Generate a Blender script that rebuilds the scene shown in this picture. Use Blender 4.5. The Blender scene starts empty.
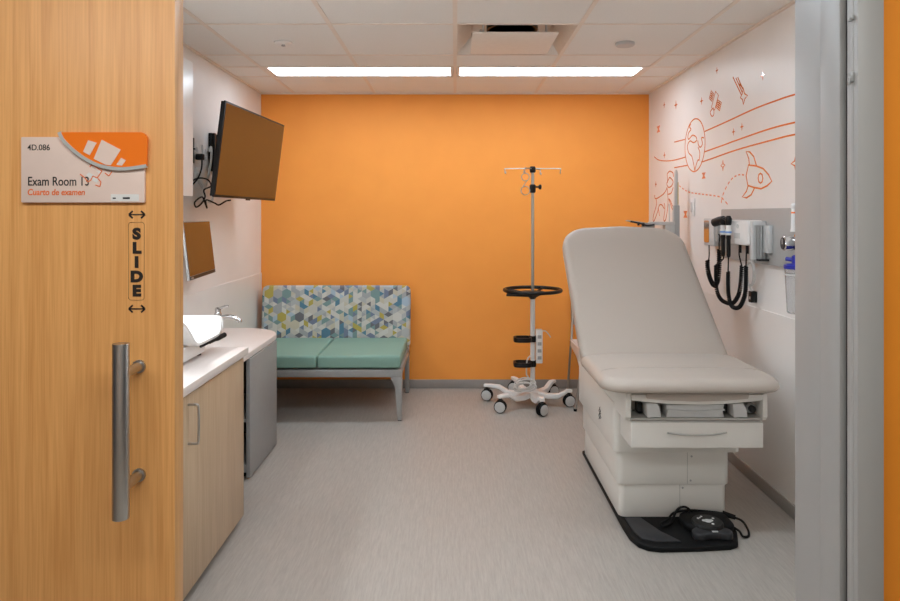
import bpy, bmesh, math, random
from math import sin, cos, pi, radians, sqrt
from mathutils import Vector, Matrix, noise

random.seed(7)
SC = bpy.context.scene
COL = SC.collection

# ------------------------------------------------------------------ materials
def lin(c):
    c = c / 255.0
    return c / 12.92 if c <= 0.04045 else ((c + 0.055) / 1.055) ** 2.4

def rgb(t):
    return (lin(t[0]), lin(t[1]), lin(t[2]), 1.0)

def base_mat(name, rough=0.5, metal=0.0, spec=0.5, coat=0.0):
    m = bpy.data.materials.new(name)
    m.use_nodes = True
    nt = m.node_tree
    b = nt.nodes['Principled BSDF']
    b.inputs['Roughness'].default_value = rough
    b.inputs['Metallic'].default_value = metal
    b.inputs['Specular IOR Level'].default_value = spec
    b.inputs['Coat Weight'].default_value = coat
    return m, nt, b

def mat(name, c, rough=0.5, metal=0.0, spec=0.5, var=0.04, scale=(30, 30, 30), bump=0.0, coat=0.0, detail=3):
    """plain material with a little procedural colour variation and optional bump"""
    m, nt, b = base_mat(name, rough, metal, spec, coat)
    tc = nt.nodes.new('ShaderNodeTexCoord')
    mp = nt.nodes.new('ShaderNodeMapping')
    mp.inputs['Scale'].default_value = scale
    nt.links.new(tc.outputs['Object'], mp.inputs['Vector'])
    n = nt.nodes.new('ShaderNodeTexNoise')
    n.inputs['Scale'].default_value = 1.0
    n.inputs['Detail'].default_value = detail
    nt.links.new(mp.outputs['Vector'], n.inputs['Vector'])
    r = nt.nodes.new('ShaderNodeValToRGB')
    k = rgb(c)
    r.color_ramp.elements[0].position = 0.3
    r.color_ramp.elements[1].position = 0.7
    r.color_ramp.elements[0].color = (k[0] * (1 - var), k[1] * (1 - var), k[2] * (1 - var), 1)
    r.color_ramp.elements[1].color = (min(1, k[0] * (1 + var)), min(1, k[1] * (1 + var)), min(1, k[2] * (1 + var)), 1)
    nt.links.new(n.outputs['Fac'], r.inputs['Fac'])
    nt.links.new(r.outputs['Color'], b.inputs['Base Color'])
    if bump:
        bp = nt.nodes.new('ShaderNodeBump')
        bp.inputs['Strength'].default_value = bump
        bp.inputs['Distance'].default_value = 0.002
        nt.links.new(n.outputs['Fac'], bp.inputs['Height'])
        nt.links.new(bp.outputs['Normal'], b.inputs['Normal'])
    return m

def wood(name, light, dark, rough=0.4, axis_scale=(40, 40, 1.6)):
    m, nt, b = base_mat(name, rough)
    tc = nt.nodes.new('ShaderNodeTexCoord')
    mp = nt.nodes.new('ShaderNodeMapping')
    mp.inputs['Scale'].default_value = axis_scale
    nt.links.new(tc.outputs['Object'], mp.inputs['Vector'])
    n = nt.nodes.new('ShaderNodeTexNoise')
    n.inputs['Scale'].default_value = 1.0
    n.inputs['Detail'].default_value = 6
    n.inputs['Distortion'].default_value = 0.6
    nt.links.new(mp.outputs['Vector'], n.inputs['Vector'])
    mp2 = nt.nodes.new('ShaderNodeMapping')
    mp2.inputs['Scale'].default_value = (axis_scale[0] * 7, axis_scale[1] * 7, axis_scale[2] * 5)
    nt.links.new(tc.outputs['Object'], mp2.inputs['Vector'])
    n2 = nt.nodes.new('ShaderNodeTexNoise')
    n2.inputs['Scale'].default_value = 1.0
    n2.inputs['Detail'].default_value = 2
    nt.links.new(mp2.outputs['Vector'], n2.inputs['Vector'])
    mx = nt.nodes.new('ShaderNodeMath')
    mx.operation = 'MULTIPLY_ADD'
    mx.inputs[1].default_value = 0.45
    nt.links.new(n2.outputs['Fac'], mx.inputs[0])
    mul = nt.nodes.new('ShaderNodeMath')
    mul.operation = 'MULTIPLY'
    mul.inputs[1].default_value = 0.55
    nt.links.new(n.outputs['Fac'], mul.inputs[0])
    nt.links.new(mul.outputs[0], mx.inputs[2])
    r = nt.nodes.new('ShaderNodeValToRGB')
    r.color_ramp.elements[0].position = 0.36
    r.color_ramp.elements[1].position = 0.62
    r.color_ramp.elements[0].color = rgb(dark)
    r.color_ramp.elements[1].color = rgb(light)
    nt.links.new(mx.outputs[0], r.inputs['Fac'])
    nt.links.new(r.outputs['Color'], b.inputs['Base Color'])
    return m

def emit_mat(name, c, strength):
    m, nt, b = base_mat(name, 0.6)
    b.inputs['Base Color'].default_value = (0.9, 0.9, 0.9, 1)
    b.inputs['Emission Color'].default_value = c
    b.inputs['Emission Strength'].default_value = strength
    return m

def glass_mat(name, c, rough=0.05):
    m, nt, b = base_mat(name, rough)
    b.inputs['Base Color'].default_value = rgb(c)
    b.inputs['Transmission Weight'].default_value = 0.85
    b.inputs['IOR'].default_value = 1.15
    return m

def pattern_fabric(name):
    """triangle lattice: neighbouring triangles pair up at random into rhombs"""
    m, nt, b = base_mat(name, 0.85, spec=0.2)
    N, L = nt.nodes, nt.links
    tc = N.new('ShaderNodeTexCoord')
    sep = N.new('ShaderNodeSeparateXYZ')
    L.new(tc.outputs['Object'], sep.inputs[0])

    def op(kind, a, bb=None, c=None):
        n = N.new('ShaderNodeMath')
        n.operation = kind
        for i, v in enumerate((a, bb, c)):
            if v is None:
                continue
            if isinstance(v, (int, float)):
                n.inputs[i].default_value = v
            else:
                L.new(v, n.inputs[i])
        return n.outputs[0]
    s = 0.043
    h = s * sqrt(3) / 2
    q = op('MULTIPLY', sep.outputs['X'], 1 / h)
    p = op('SUBTRACT', op('MULTIPLY', sep.outputs['Z'], 1 / s), op('MULTIPLY', q, 0.5))
    fp, fq = op('FLOOR', p), op('FLOOR', q)
    tri = op('GREATER_THAN', op('ADD', op('FRACT', p), op('FRACT', q)), 1.0)

    def wn(a, bb, c):
        cmb = N.new('ShaderNodeCombineXYZ')
        for i, v in enumerate((a, bb, c)):
            if isinstance(v, (int, float)):
                cmb.inputs[i].default_value = v
            else:
                L.new(v, cmb.inputs[i])
        w = N.new('ShaderNodeTexWhiteNoise')
        w.noise_dimensions = '3D'
        L.new(cmb.outputs[0], w.inputs['Vector'])
        return w.outputs['Value']
    c3 = op('FLOORED_MODULO', op('SUBTRACT', fp, fq), 3.0)
    def eq(k):
        return op('COMPARE', c3, float(k), 0.1)
    inv = op('SUBTRACT', 1.0, tri)
    corner = op('MULTIPLY', tri, eq(0))
    ha = op('ADD', op('ADD', fp, eq(2)), corner)
    hb = op('ADD', op('ADD', fq, eq(1)), corner)
    s_even = op('MULTIPLY', op('FLOORED_MODULO', op('SUBTRACT', 3.0, c3), 3.0), 2.0)
    s_odd = op('ADD', op('MULTIPLY', op('FLOORED_MODULO', op('ADD', c3, 1.0), 3.0), 2.0), 1.0)
    sector = op('ADD', op('MULTIPLY', inv, s_even), op('MULTIPLY', tri, s_odd))
    turned = op('FLOORED_MODULO', op('ADD', sector, op('GREATER_THAN', wn(ha, hb, 2.7), 0.5)), 6.0)
    rhomb = op('FLOOR', op('DIVIDE', turned, 2.0))
    half = op('FLOORED_MODULO', turned, 2.0)
    split = op('GREATER_THAN', wn(ha, hb, op('ADD', rhomb, 20.5)), 0.62)
    whole = op('GREATER_THAN', wn(ha, hb, 33.3), 0.12)
    val = wn(ha, hb, op('MULTIPLY', whole, op('ADD', rhomb, op('MULTIPLY', op('MULTIPLY', half, split), 10.0))))
    r = N.new('ShaderNodeValToRGB')
    cr = r.color_ramp
    cr.interpolation = 'CONSTANT'
    cols = [(0.0, (196, 192, 182)), (0.16, (205, 202, 194)), (0.30, (178, 180, 178)), (0.42, (196, 188, 166)),
            (0.52, (165, 166, 166)), (0.60, (124, 150, 148)), (0.69, (120, 130, 150)), (0.775, (92, 130, 150)),
            (0.84, (182, 166, 88)), (0.91, (112, 110, 114)), (0.955, (170, 186, 198))]
    cr.elements[0].position = 0.0
    cr.elements[0].color = rgb(cols[0][1])
    cr.elements[1].position = cols[1][0]
    cr.elements[1].color = rgb(cols[1][1])
    for pos, c in cols[2:]:
        e = cr.elements.new(pos)
        e.color = rgb(c)
    L.new(val, r.inputs['Fac'])
    L.new(r.outputs['Color'], b.inputs['Base Color'])
    return m

M = {}
M['white_paint'] = mat('white_paint', (236, 232, 228), 0.38, spec=0.45, var=0.012, scale=(6, 6, 6))
M['wainscot'] = mat('wainscot', (232, 228, 223), 0.3, var=0.01, scale=(6, 6, 6))
M['orange_paint'] = mat('orange_paint', (254, 164, 74), 0.55, spec=0.3, var=0.02, scale=(5, 5, 5))
M['hall_orange'] = mat('hall_orange', (248, 152, 46), 0.6, spec=0.3, var=0.02, scale=(5, 5, 5))
M['ceiling_tile'] = mat('ceiling_tile', (240, 237, 232), 0.9, spec=0.1, var=0.02, scale=(120, 120, 120))
M['grid_bar'] = mat('grid_bar', (238, 226, 214), 0.6, var=0.02)
M['baseboard'] = mat('baseboard', (152, 146, 140), 0.5, var=0.05, scale=(8, 8, 8))
M['frame_grey'] = mat('frame_grey', (168, 166, 163), 0.42, var=0.015, scale=(3, 3, 3))
M['seal_dark'] = mat('seal_dark', (70, 70, 68), 0.7)
M['door_wood'] = wood('door_wood', (236, 174, 106), (215, 150, 83), 0.42, (34, 34, 1.1))
M['door_edge'] = wood('door_edge', (222, 168, 106), (200, 142, 84), 0.42, (34, 34, 1.1))
M['cabinet_wood'] = wood('cabinet_wood', (200, 176, 146), (182, 156, 126), 0.45, (24, 24, 0.9))
M['steel'] = mat('steel', (190, 188, 184), 0.32, metal=1.0, var=0.05, scale=(200, 200, 6))
M['chrome'] = mat('chrome', (205, 205, 205), 0.14, metal=1.0, var=0.02)
M['grey_metal'] = mat('grey_metal', (160, 160, 158), 0.38, metal=0.25, var=0.03)
M['cab_grey'] = mat('cab_grey', (150, 150, 148), 0.4, var=0.03)
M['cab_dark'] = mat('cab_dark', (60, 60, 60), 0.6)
M['worktop'] = mat('worktop', (226, 217, 211), 0.35, var=0.02, scale=(150, 150, 150))
M['white_plastic'] = mat('white_plastic', (232, 230, 227), 0.32, var=0.012)
M['table_white'] = mat('table_white', (222, 219, 212), 0.3, var=0.012, scale=(5, 5, 5))
M['table_grey'] = mat('table_grey', (176, 174, 168), 0.4, var=0.02)
M['light_grey'] = mat('light_grey', (200, 200, 198), 0.4, var=0.02)
M['mid_grey'] = mat('mid_grey', (168, 168, 166), 0.45, var=0.02)
M['black_plastic'] = mat('black_plastic', (18, 18, 19), 0.4, spec=0.35, var=0.05)
M['black_rubber'] = mat('black_rubber', (13, 13, 14), 0.6, spec=0.2, var=0.08, scale=(90, 90, 90))
M['dark_grey'] = mat('dark_grey', (48, 48, 50), 0.5, spec=0.3, var=0.05)
M['vinyl'] = mat('vinyl', (180, 169, 158), 0.42, spec=0.4, var=0.015, scale=(260, 260, 260), bump=0.08)
M['teal'] = mat('teal', (130, 164, 150), 0.6, spec=0.3, var=0.03, scale=(300, 300, 300), bump=0.05)
M['pattern'] = pattern_fabric('pattern')
M['decal_orange'] = mat('decal_orange', (230, 122, 58), 0.07, spec=0.6, var=0.03, coat=1.0)
M['dash_orange'] = mat('dash_orange', (230, 122, 58), 0.3, var=0.03)
M['sign_pink'] = mat('sign_pink', (238, 214, 202), 0.3, var=0.015)
M['sign_orange'] = mat('sign_orange', (255, 126, 28), 0.35, var=0.02)
M['sign_grey'] = mat('sign_grey', (186, 188, 186), 0.35, var=0.02)
M['ink'] = mat('ink', (40, 34, 30), 0.5, var=0.05)
M['ink_orange'] = mat('ink_orange', (238, 120, 60), 0.5, var=0.05)
M['decal_line'] = mat('decal_line', (172, 128, 76), 0.5)
M['blue_plastic'] = mat('blue_plastic', (34, 42, 150), 0.35, var=0.05)
M['pale_blue'] = mat('pale_blue', (110, 160, 220), 0.35)
M['yellow'] = mat('yellow', (196, 170, 90), 0.4)
M['green'] = mat('green', (90, 160, 70), 0.4)
M['cable_white'] = mat('cable_white', (206, 204, 200), 0.5)
M['clear'] = glass_mat('clear', (240, 240, 240))
M['screen'] = mat('screen', (14, 13, 13), 0.06, spec=0.5, var=0.03, scale=(3, 3, 3))
M['screen'].node_tree.nodes['Principled BSDF'].inputs['IOR'].default_value = 2.1
M['lamp_room'] = emit_mat('lamp_room', (0.84, 0.955, 1.07, 1), 11.2)
M['lamp_hall'] = emit_mat('lamp_hall', (0.93, 0.975, 0.97, 1), 13.2)
M['lamp_added_fill'] = emit_mat('lamp_added_fill', (0.9, 0.97, 1.04, 1), 40.0)  # glow of the strip added under the cupboard to brighten scale and worktop

def floor_material():
    m, nt, b = base_mat('sheet_vinyl', 0.42, spec=0.35)
    tc = nt.nodes.new('ShaderNodeTexCoord')
    cols = []
    prev = None
    for sc, wgt in (((95, 7, 1), 0.6), ((260, 22, 1), 0.4)):
        mp = nt.nodes.new('ShaderNodeMapping')
        mp.inputs['Scale'].default_value = sc
        mp.inputs['Rotation'].default_value = (0, 0, radians(3))
        nt.links.new(tc.outputs['Object'], mp.inputs['Vector'])
        n = nt.nodes.new('ShaderNodeTexNoise')
        n.inputs['Scale'].default_value = 1
        n.inputs['Detail'].default_value = 3
        nt.links.new(mp.outputs['Vector'], n.inputs['Vector'])
        mu = nt.nodes.new('ShaderNodeMath')
        mu.operation = 'MULTIPLY_ADD'
        mu.inputs[1].default_value = wgt
        nt.links.new(n.outputs['Fac'], mu.inputs[0])
        if prev is None:
            mu.inputs[2].default_value = 0
        else:
            nt.links.new(prev, mu.inputs[2])
        prev = mu.outputs[0]
    r = nt.nodes.new('ShaderNodeValToRGB')
    r.color_ramp.elements[0].position = 0.36
    r.color_ramp.elements[1].position = 0.64
    r.color_ramp.elements[0].color = rgb((160, 154, 146))
    r.color_ramp.elements[1].color = rgb((174, 168, 160))
    nt.links.new(prev, r.inputs['Fac'])
    nt.links.new(r.outputs['Color'], b.inputs['Base Color'])
    return m
M['floor'] = floor_material()

# ------------------------------------------------------------------ mesh tools
def new():
    return bmesh.new()

def box(bm, x0, x1, y0, y1, z0, z1):
    v = [bm.verts.new((x, y, z)) for x in (x0, x1) for y in (y0, y1) for z in (z0, z1)]
    for f in ((0, 1, 3, 2), (4, 6, 7, 5), (0, 4, 5, 1), (2, 3, 7, 6), (0, 2, 6, 4), (1, 5, 7, 3)):
        bm.faces.new([v[i] for i in f])
    return v

def prism(bm, pts, axis, a, b):
    """closed outline pts (2-D) pushed along an axis between a and b; x: (y,z), y: (x,z), z: (x,y)"""
    def mk(p, t):
        return {'x': (t, p[0], p[1]), 'y': (p[0], t, p[1]), 'z': (p[0], p[1], t)}[axis]
    lo = [bm.verts.new(mk(p, a)) for p in pts]
    hi = [bm.verts.new(mk(p, b)) for p in pts]
    n = len(pts)
    bm.faces.new(lo[::-1])
    bm.faces.new(hi)
    for i in range(n):
        j = (i + 1) % n
        bm.faces.new((lo[i], lo[j], hi[j], hi[i]))
    return lo + hi

def rrect(x0, x1, y0, y1, r, n=6):
    """rounded rectangle outline; r one radius or four (lower-left, lower-right, upper-right, upper-left)"""
    rs = r if isinstance(r, (tuple, list)) else (r,) * 4
    out = []
    for (cx, cy, sx, sy, a0, rr) in ((x0, y0, 1, 1, pi, rs[0]), (x1, y0, -1, 1, 1.5 * pi, rs[1]),
                                     (x1, y1, -1, -1, 0, rs[2]), (x0, y1, 1, -1, 0.5 * pi, rs[3])):
        if rr <= 0:
            out.append((cx, cy))
            continue
        for i in range(n + 1):
            a = a0 + i / n * pi / 2
            out.append((cx + sx * rr + rr * cos(a), cy + sy * rr + rr * sin(a)))
    return out

def smooth_path(pts, k=8, closed=False):
    P = [Vector(p) for p in pts]
    n = len(P)
    out = []
    rng = range(n) if closed else range(n - 1)
    for i in rng:
        if closed:
            p0, p1, p2, p3 = P[(i - 1) % n], P[i], P[(i + 1) % n], P[(i + 2) % n]
        else:
            p0, p1, p2, p3 = P[max(i - 1, 0)], P[i], P[i + 1], P[min(i + 2, n - 1)]
        for j in range(k):
            t = j / k
            out.append(0.5 * ((2 * p1) + (p2 - p0) * t + (2 * p0 - 5 * p1 + 4 * p2 - p3) * t * t
                              + (3 * p1 - p0 - 3 * p2 + p3) * t ** 3))
    if not closed:
        out.append(P[-1])
    return out

def tube(bm, pts, r, n=10, closed=False, caps=True):
    P = [Vector(p) for p in pts]
    m = len(P)
    rr = r if isinstance(r, (list, tuple)) else [r] * m
    rings = []
    up = None
    for i in range(m):
        if closed:
            t = (P[(i + 1) % m] - P[(i - 1) % m])
        else:
            t = P[min(i + 1, m - 1)] - P[max(i - 1, 0)]
        if t.length < 1e-9:
            t = Vector((0, 0, 1))
        t.normalize()
        if up is None:
            up = Vector((0, 0, 1)) if abs(t.z) < 0.9 else Vector((1, 0, 0))
        s = t.cross(up)
        if s.length < 1e-6:
            s = t.orthogonal()
        s.normalize()
        up = s.cross(t).normalized()
        rings.append([bm.verts.new(P[i] + rr[i] * (cos(2 * pi * k / n) * s + sin(2 * pi * k / n) * up)) for k in range(n)])
    for i in range(m if closed else m - 1):
        a, b = rings[i], rings[(i + 1) % m]
        for k in range(n):
            bm.faces.new((a[k], a[(k + 1) % n], b[(k + 1) % n], b[k]))
    if caps and not closed:
        bm.faces.new(rings[0][::-1])
        bm.faces.new(rings[-1])

def cyl(bm, a, b, r, n=20, r2=None):
    tube(bm, [a, b], [r, r if r2 is None else r2], n)

def lathe(bm, prof, c, axis='z', n=28):
    """prof: (radius, height) list, turned about an axis through c"""
    rings = []
    for (r, h) in prof:
        ring = []
        for k in range(n):
            a = 2 * pi * k / n
            u, v = max(r, 1e-4) * cos(a), max(r, 1e-4) * sin(a)
            p = {'z': (u, v, h), 'x': (h, u, v), 'y': (u, h, v)}[axis]
            ring.append(bm.verts.new((c[0] + p[0], c[1] + p[1], c[2] + p[2])))
        rings.append(ring)
    for a, b in zip(rings, rings[1:]):
        for k in range(n):
            bm.faces.new((a[k], a[(k + 1) % n], b[(k + 1) % n], b[k]))
    bm.faces.new(rings[0][::-1])
    bm.faces.new(rings[-1])

def torus(bm, c, R, r, axis='z', n=40, k=10, sx=1, sy=1):
    pts = []
    for i in range(n):
        a = 2 * pi * i / n
        u, v = R * cos(a) * sx, R * sin(a) * sy
        pts.append({'z': (c[0] + u, c[1] + v, c[2]), 'x': (c[0], c[1] + u, c[2] + v), 'y': (c[0] + u, c[1], c[2] + v)}[axis])
    tube(bm, pts, r, k, closed=True)

def ribbon(bm, pts, w, x0, x1, closed=False):
    """flat strip of width w following pts (y,z) on an x-plane, x0 back and x1 front face"""
    n = len(pts)
    P = [Vector((p[0], p[1])) for p in pts]
    rows = []
    for i in range(n):
        if closed:
            t = P[(i + 1) % n] - P[(i - 1) % n]
        else:
            t = P[min(i + 1, n - 1)] - P[max(i - 1, 0)]
        if t.length < 1e-9:
            t = Vector((1, 0))
        t.normalize()
        s = Vector((-t.y, t.x)) * w / 2
        rows.append([bm.verts.new((x, q.x, q.y)) for x in (x0, x1) for q in (P[i] + s, P[i] - s)])
    for i in range(n if closed else n - 1):
        a, b = rows[i], rows[(i + 1) % n]
        bm.faces.new((a[2], a[3], b[3], b[2]))
        bm.faces.new((a[0], b[0], b[1], a[1]))
        bm.faces.new((a[0], a[2], b[2], b[0]))
        bm.faces.new((a[1], b[1], b[3], a[3]))
    if not closed:
        for r_ in (rows[0], rows[-1]):
            bm.faces.new((r_[0], r_[1], r_[3], r_[2]))

def bevel(bm, w, seg=2, ang=30):
    es = [e for e in bm.edges if len(e.link_faces) == 2 and e.calc_face_angle(0) > radians(ang)]
    bmesh.ops.bevel(bm, geom=es, offset=w, offset_type='OFFSET', segments=seg, profile=0.5, affect='EDGES', clamp_overlap=True)

LOC = {}

def put(name, bm, m, parent=None, bev=0, seg=2, flat=False, ang=38, xf=None, label=None, weld=False):
    """link the shape as ONE mesh object; vertices are given in room coordinates"""
    bmesh.ops.remove_doubles(bm, verts=bm.verts, dist=1e-6) if weld else None
    bmesh.ops.recalc_face_normals(bm, faces=bm.faces)
    if bev:
        bevel(bm, bev, seg)
    if xf is not None:
        bmesh.ops.transform(bm, matrix=xf, verts=bm.verts)
    off = LOC.get(parent.name, Vector((0, 0, 0))) if parent else None
    if off is None:                               # a top-level mesh: origin at the middle of its foot
        xs = [v.co for v in bm.verts]
        off = Vector((sum(v.x for v in xs) / len(xs), sum(v.y for v in xs) / len(xs), min(v.z for v in xs)))
    bmesh.ops.translate(bm, vec=-off, verts=bm.verts)
    me = bpy.data.meshes.new(name)
    bm.to_mesh(me)
    bm.free()
    for mm in (m if isinstance(m, (list, tuple)) else [m]):
        me.materials.append(M[mm])
    if not flat:
        for p in me.polygons:
            p.use_smooth = True
        me.set_sharp_from_angle(angle=radians(ang))
    o = bpy.data.objects.new(name, me)
    COL.objects.link(o)
    if parent:
        o.parent = parent
        LOC[o.name] = off
    else:
        o.location = off
        LOC[o.name] = off
    if label:
        o['label'] = label
    return o

def tag(o, label, cat, group=None, kind=None):
    o['label'] = label
    o['category'] = cat
    if group:
        o['group'] = group
    if kind:
        o['kind'] = kind
    return o

def thing(name, label, cat, loc, group=None):
    o = bpy.data.objects.new(name, None)
    COL.objects.link(o)
    o.empty_display_size = 0.1
    o.location = loc
    LOC[o.name] = Vector(loc)
    return tag(o, label, cat, group)

def struct(name, bm, m, **k):
    o = put(name, bm, m, **k)
    if o.parent is None:
        o['kind'] = 'structure'
    return o

def copy_tree(o, parent=None):
    c = o.copy()
    COL.objects.link(c)
    if parent:
        c.parent = parent
    for ch in list(o.children):
        copy_tree(ch, c)
    return c

def text_mesh(s, size, sx=1.0, extr=0.0004, bold=0.0, align='LEFT', shear=0.0, spacing=1.0):
    cu = bpy.data.curves.new('lettering', 'FONT')
    cu.body = s
    cu.size = size
    cu.extrude = extr
    cu.offset = bold
    cu.align_x = align
    cu.shear = shear
    cu.space_character = spacing
    cu.resolution_u = 6
    ob = bpy.data.objects.new('lettering_source', cu)
    COL.objects.link(ob)
    dg = bpy.context.evaluated_depsgraph_get()
    me = bpy.data.meshes.new_from_object(ob.evaluated_get(dg))
    bm = bmesh.new()
    bm.from_mesh(me)
    bmesh.ops.transform(bm, matrix=Matrix.Diagonal((sx, 1, 1, 1)), verts=bm.verts)
    bpy.data.objects.remove(ob)
    bpy.data.curves.remove(cu)
    bpy.data.meshes.remove(me)
    return bm

def join(bm, other, xf=None):
    if xf is not None:
        bmesh.ops.transform(other, matrix=xf, verts=other.verts)
    me = bpy.data.meshes.new('tmp')
    other.to_mesh(me)
    other.free()
    bm.from_mesh(me)
    bpy.data.meshes.remove(me)

UPRIGHT = Matrix.Rotation(pi / 2, 4, 'X')          # a flat drawing stood up to face -Y

# ------------------------------------------------------------------ the setting
XL, XR, YB, ZC = -1.68, 1.68, 5.71, 2.557
YF0, YF1 = 1.39, 1.60                               # corridor face and room face of the front wall

b = new(); box(b, -3.2, 3.2, -1.9, YB, -0.06, 0.0); struct('floor', b, 'floor', flat=True)
b = new(); box(b, XL - 0.12, XL, YF1, YB + 0.12, 0, ZC + 0.1); struct('wall_left', b, 'white_paint', flat=True)
b = new(); box(b, XR, XR + 0.12, YF1, YB + 0.12, 0, ZC + 0.1); struct('wall_right', b, 'white_paint', flat=True)
b = new(); box(b, XL, XR, YB, YB + 0.12, 0, ZC + 0.1); struct('wall_back', b, 'orange_paint', flat=True)

b = new()
box(b, -3.2, -0.74, YF0, YF1, 0, 2.557); box(b, 0.90, 3.2, YF0, YF1, 0, 2.557); box(b, -0.74, 0.90, YF0, YF1, 2.15, 2.557)
wf = struct('wall_front', b, ['white_paint', 'hall_orange'], flat=True)
for p in wf.data.polygons:
    p.material_index = 1 if p.normal.y < -0.5 else 0
b = new(); box(b, -3.2, 3.2, -2.0, -1.9, 0, ZC + 0.1); struct('wall_corridor', b, 'white_paint', flat=True)

# lower wall sheets
b = new(); box(b, XR - 0.006, XR, YF1, YB, 0.07, 0.985); struct('trim_1', b, 'wainscot', flat=True)
b = new(); box(b, XL, XL + 0.006, YF1, YB, 0.07, 1.0); struct('trim_2', b, 'wainscot', flat=True)
# baseboards
b = new(); box(b, XL, XR, YB - 0.012, YB, 0, 0.076); struct('baseboard_back', b, 'baseboard', bev=0.004)
b = new(); box(b, XR - 0.014, XR, YF1, YB - 0.012, 0, 0.07); struct('baseboard_right', b, 'baseboard', bev=0.004)
b = new(); box(b, XL, XL + 0.014, YF1, YB - 0.012, 0, 0.07); struct('baseboard_left', b, 'baseboard', bev=0.004)

# ceiling: lay-in panels with openings for the lamps and the air diffuser
GX = [-1.68, -1.39, -0.695, 0.0, 0.695, 1.39, 1.68]
GY = [1.60, 2.235, 2.94, 3.645, 4.35, 4.70, 5.03, 5.71]
LAMP_ROWS = [(4.70, 5.03), (2.235, 2.59)]
GYF = sorted(set(GY + [2.59]))
b = new()
for i in range(len(GX) - 1):
    for j in range(len(GYF) - 1):
        x0, x1, y0, y1 = GX[i], GX[i + 1], GYF[j], GYF[j + 1]
        lamp = any(abs(y0 - r[0]) < 1e-3 for r in LAMP_ROWS) and 1 <= i <= 4
        diff = i == 3 and abs(y0 - 3.645) < 1e-3
        if lamp or diff:
            continue
        box(b, x0, x1, y0, y1, ZC, ZC + 0.02)
struct('ceiling', b, 'ceiling_tile', flat=True)
b = new(); box(b, XL, XR, YF1, YB, ZC + 0.25, ZC + 0.30)
struct('ceiling_slab', b, 'dark_grey', flat=True)
b = new()
w = 0.012
for x in GX[1:-1]:
    runs = [(YF1, YB)] if abs(x) < 0.01 or abs(x) > 1.3 else [(YF1, 2.235), (2.59, 4.70), (5.03, YB)]
    for y0, y1 in runs:
        box(b, x - w, x + w, y0, y1, ZC - 0.004, ZC + 0.012)
for y in (2.235, 2.59, 2.94, 3.645, 4.35, 4.70, 5.03):
    box(b, XL, XR, y - w * 0.7, y + w * 0.7, ZC - 0.0035, ZC + 0.012)
for x0, x1, y0, y1 in ((XL, XL + 0.018, YF1, YB), (XR - 0.018, XR, YF1, YB), (XL, XR, YB - 0.018, YB)):
    box(b, x0, x1, y0, y1, ZC - 0.012, ZC + 0.01)
struct('trim_3', b, 'grid_bar', flat=True)
b = new(); box(b, -3.2, 3.2, -1.9, YF0, ZC, ZC + 0.05); struct('ceiling_corridor', b, 'ceiling_tile', flat=True)

# door frame (right jamb, strike post with seal, head, hidden left jamb)
b = new()
box(b, 0.826, 0.905, 1.395, 1.603, 0, 2.15)
box(b, 0.814, 0.83, 1.395, 1.47, 0, 2.15)
struct('trim_4', b, 'frame_grey', bev=0.003)
b = new(); box(b, 0.828, 0.87, 1.372, 1.395, 0, 2.15); struct('trim_5', b, 'seal_dark')
b = new()
box(b, 0.817, 0.871, 1.337, 1.374, 0, 2.15)
box(b, 0.8155, 0.82, 1.350, 1.362, 0, 2.15)
struct('trim_6', b, 'frame_grey', bev=0.0025)
b = new(); box(b, -0.745, 0.905, 1.395, 1.603, 2.13, 2.165); box(b, -0.78, -0.735, 1.395, 1.603, 0, 2.13); struct('trim_7', b, 'frame_grey', bev=0.003)
for z, s in ((1.905, 0.005), (1.783, 0.010)):
    b = new(); box(b, 0.811, 0.8175, 1.348, 1.362, z - s, z + s); box(b, 0.808, 0.8115, 1.351, 1.358, z - s * 1.6, z)
    tag(put('strike_tab', b, 'grey_metal', bev=0.001), 'small grey screw tab on door frame edge, ' + ('the upper one' if z > 1.85 else 'the lower larger one'), 'door hardware', 'screw tabs on the door frame')

# sliding door leaf
b = new(); box(b, -2.25, -0.571, 1.343, 1.386, 0.012, 2.12)
dl = struct('door_1', b, ['door_wood', 'door_edge'], bev=0.0015)
for p in dl.data.polygons:
    p.material_index = 1 if p.normal.x > 0.5 else 0
b = new(); cyl(b, (-0.643, 1.268, 0.916), (-0.643, 1.268, 1.253), 0.0155, 28)
ph = put('door_pull', b, 'steel', dl, bev=0.001)
for z in (1.192, 0.971):
    b = new(); cyl(b, (-0.643, 1.276, z), (-0.643, 1.344, z), 0.010, 20); cyl(b, (-0.643, 1.338, z), (-0.643, 1.344, z), 0.0135, 20)
    put('standoff', b, 'steel', ph)

# ------------------------------------------------------------------ room sign and slide decal on the door
S = 1.336 / 659.0
sx = lambda u, S=S: (21 + u - 455) * S                    # u, v: drawing units across and down the sign
sz = lambda v, S=S: 1.5 - (137 + v - 215) * S
sg = thing('room_sign', 'pinkish acrylic room sign reading Exam Room 13 with orange corner cap on the wood door', 'sign', (sx(62), 1.343, sz(66)))
b = new(); prism(b, rrect(sx(0), sx(123.5), sz(65.5), sz(0), 0.002, 3), 'y', 1.336, 1.343); put('panel', b, 'sign_pink', sg, bev=0.0008)
arc = [(39.5, -4.5), (43, 2.5), (48, 8), (55, 14.5), (64, 21), (74, 26.5), (85, 30), (97, 31.8), (110, 31.5), (126.5, 29)]
cap = [(sx(u), sz(v)) for u, v in arc] + [(sx(127.3), sz(2))] + [(sx(127.3 - 7 + 7 * cos(a)), sz(-4.5 + 7 - 7 * sin(a))) for a in [k * pi / 12 for k in range(1, 7)]]
b = new(); prism(b, cap, 'y', 1.3315, 1.3362); put('corner_cap', b, 'sign_orange', sg)
rim = smooth_path([(sx(u), 0, sz(v)) for u, v in arc], 5)
b = new()
outl = []
inn = []
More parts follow.
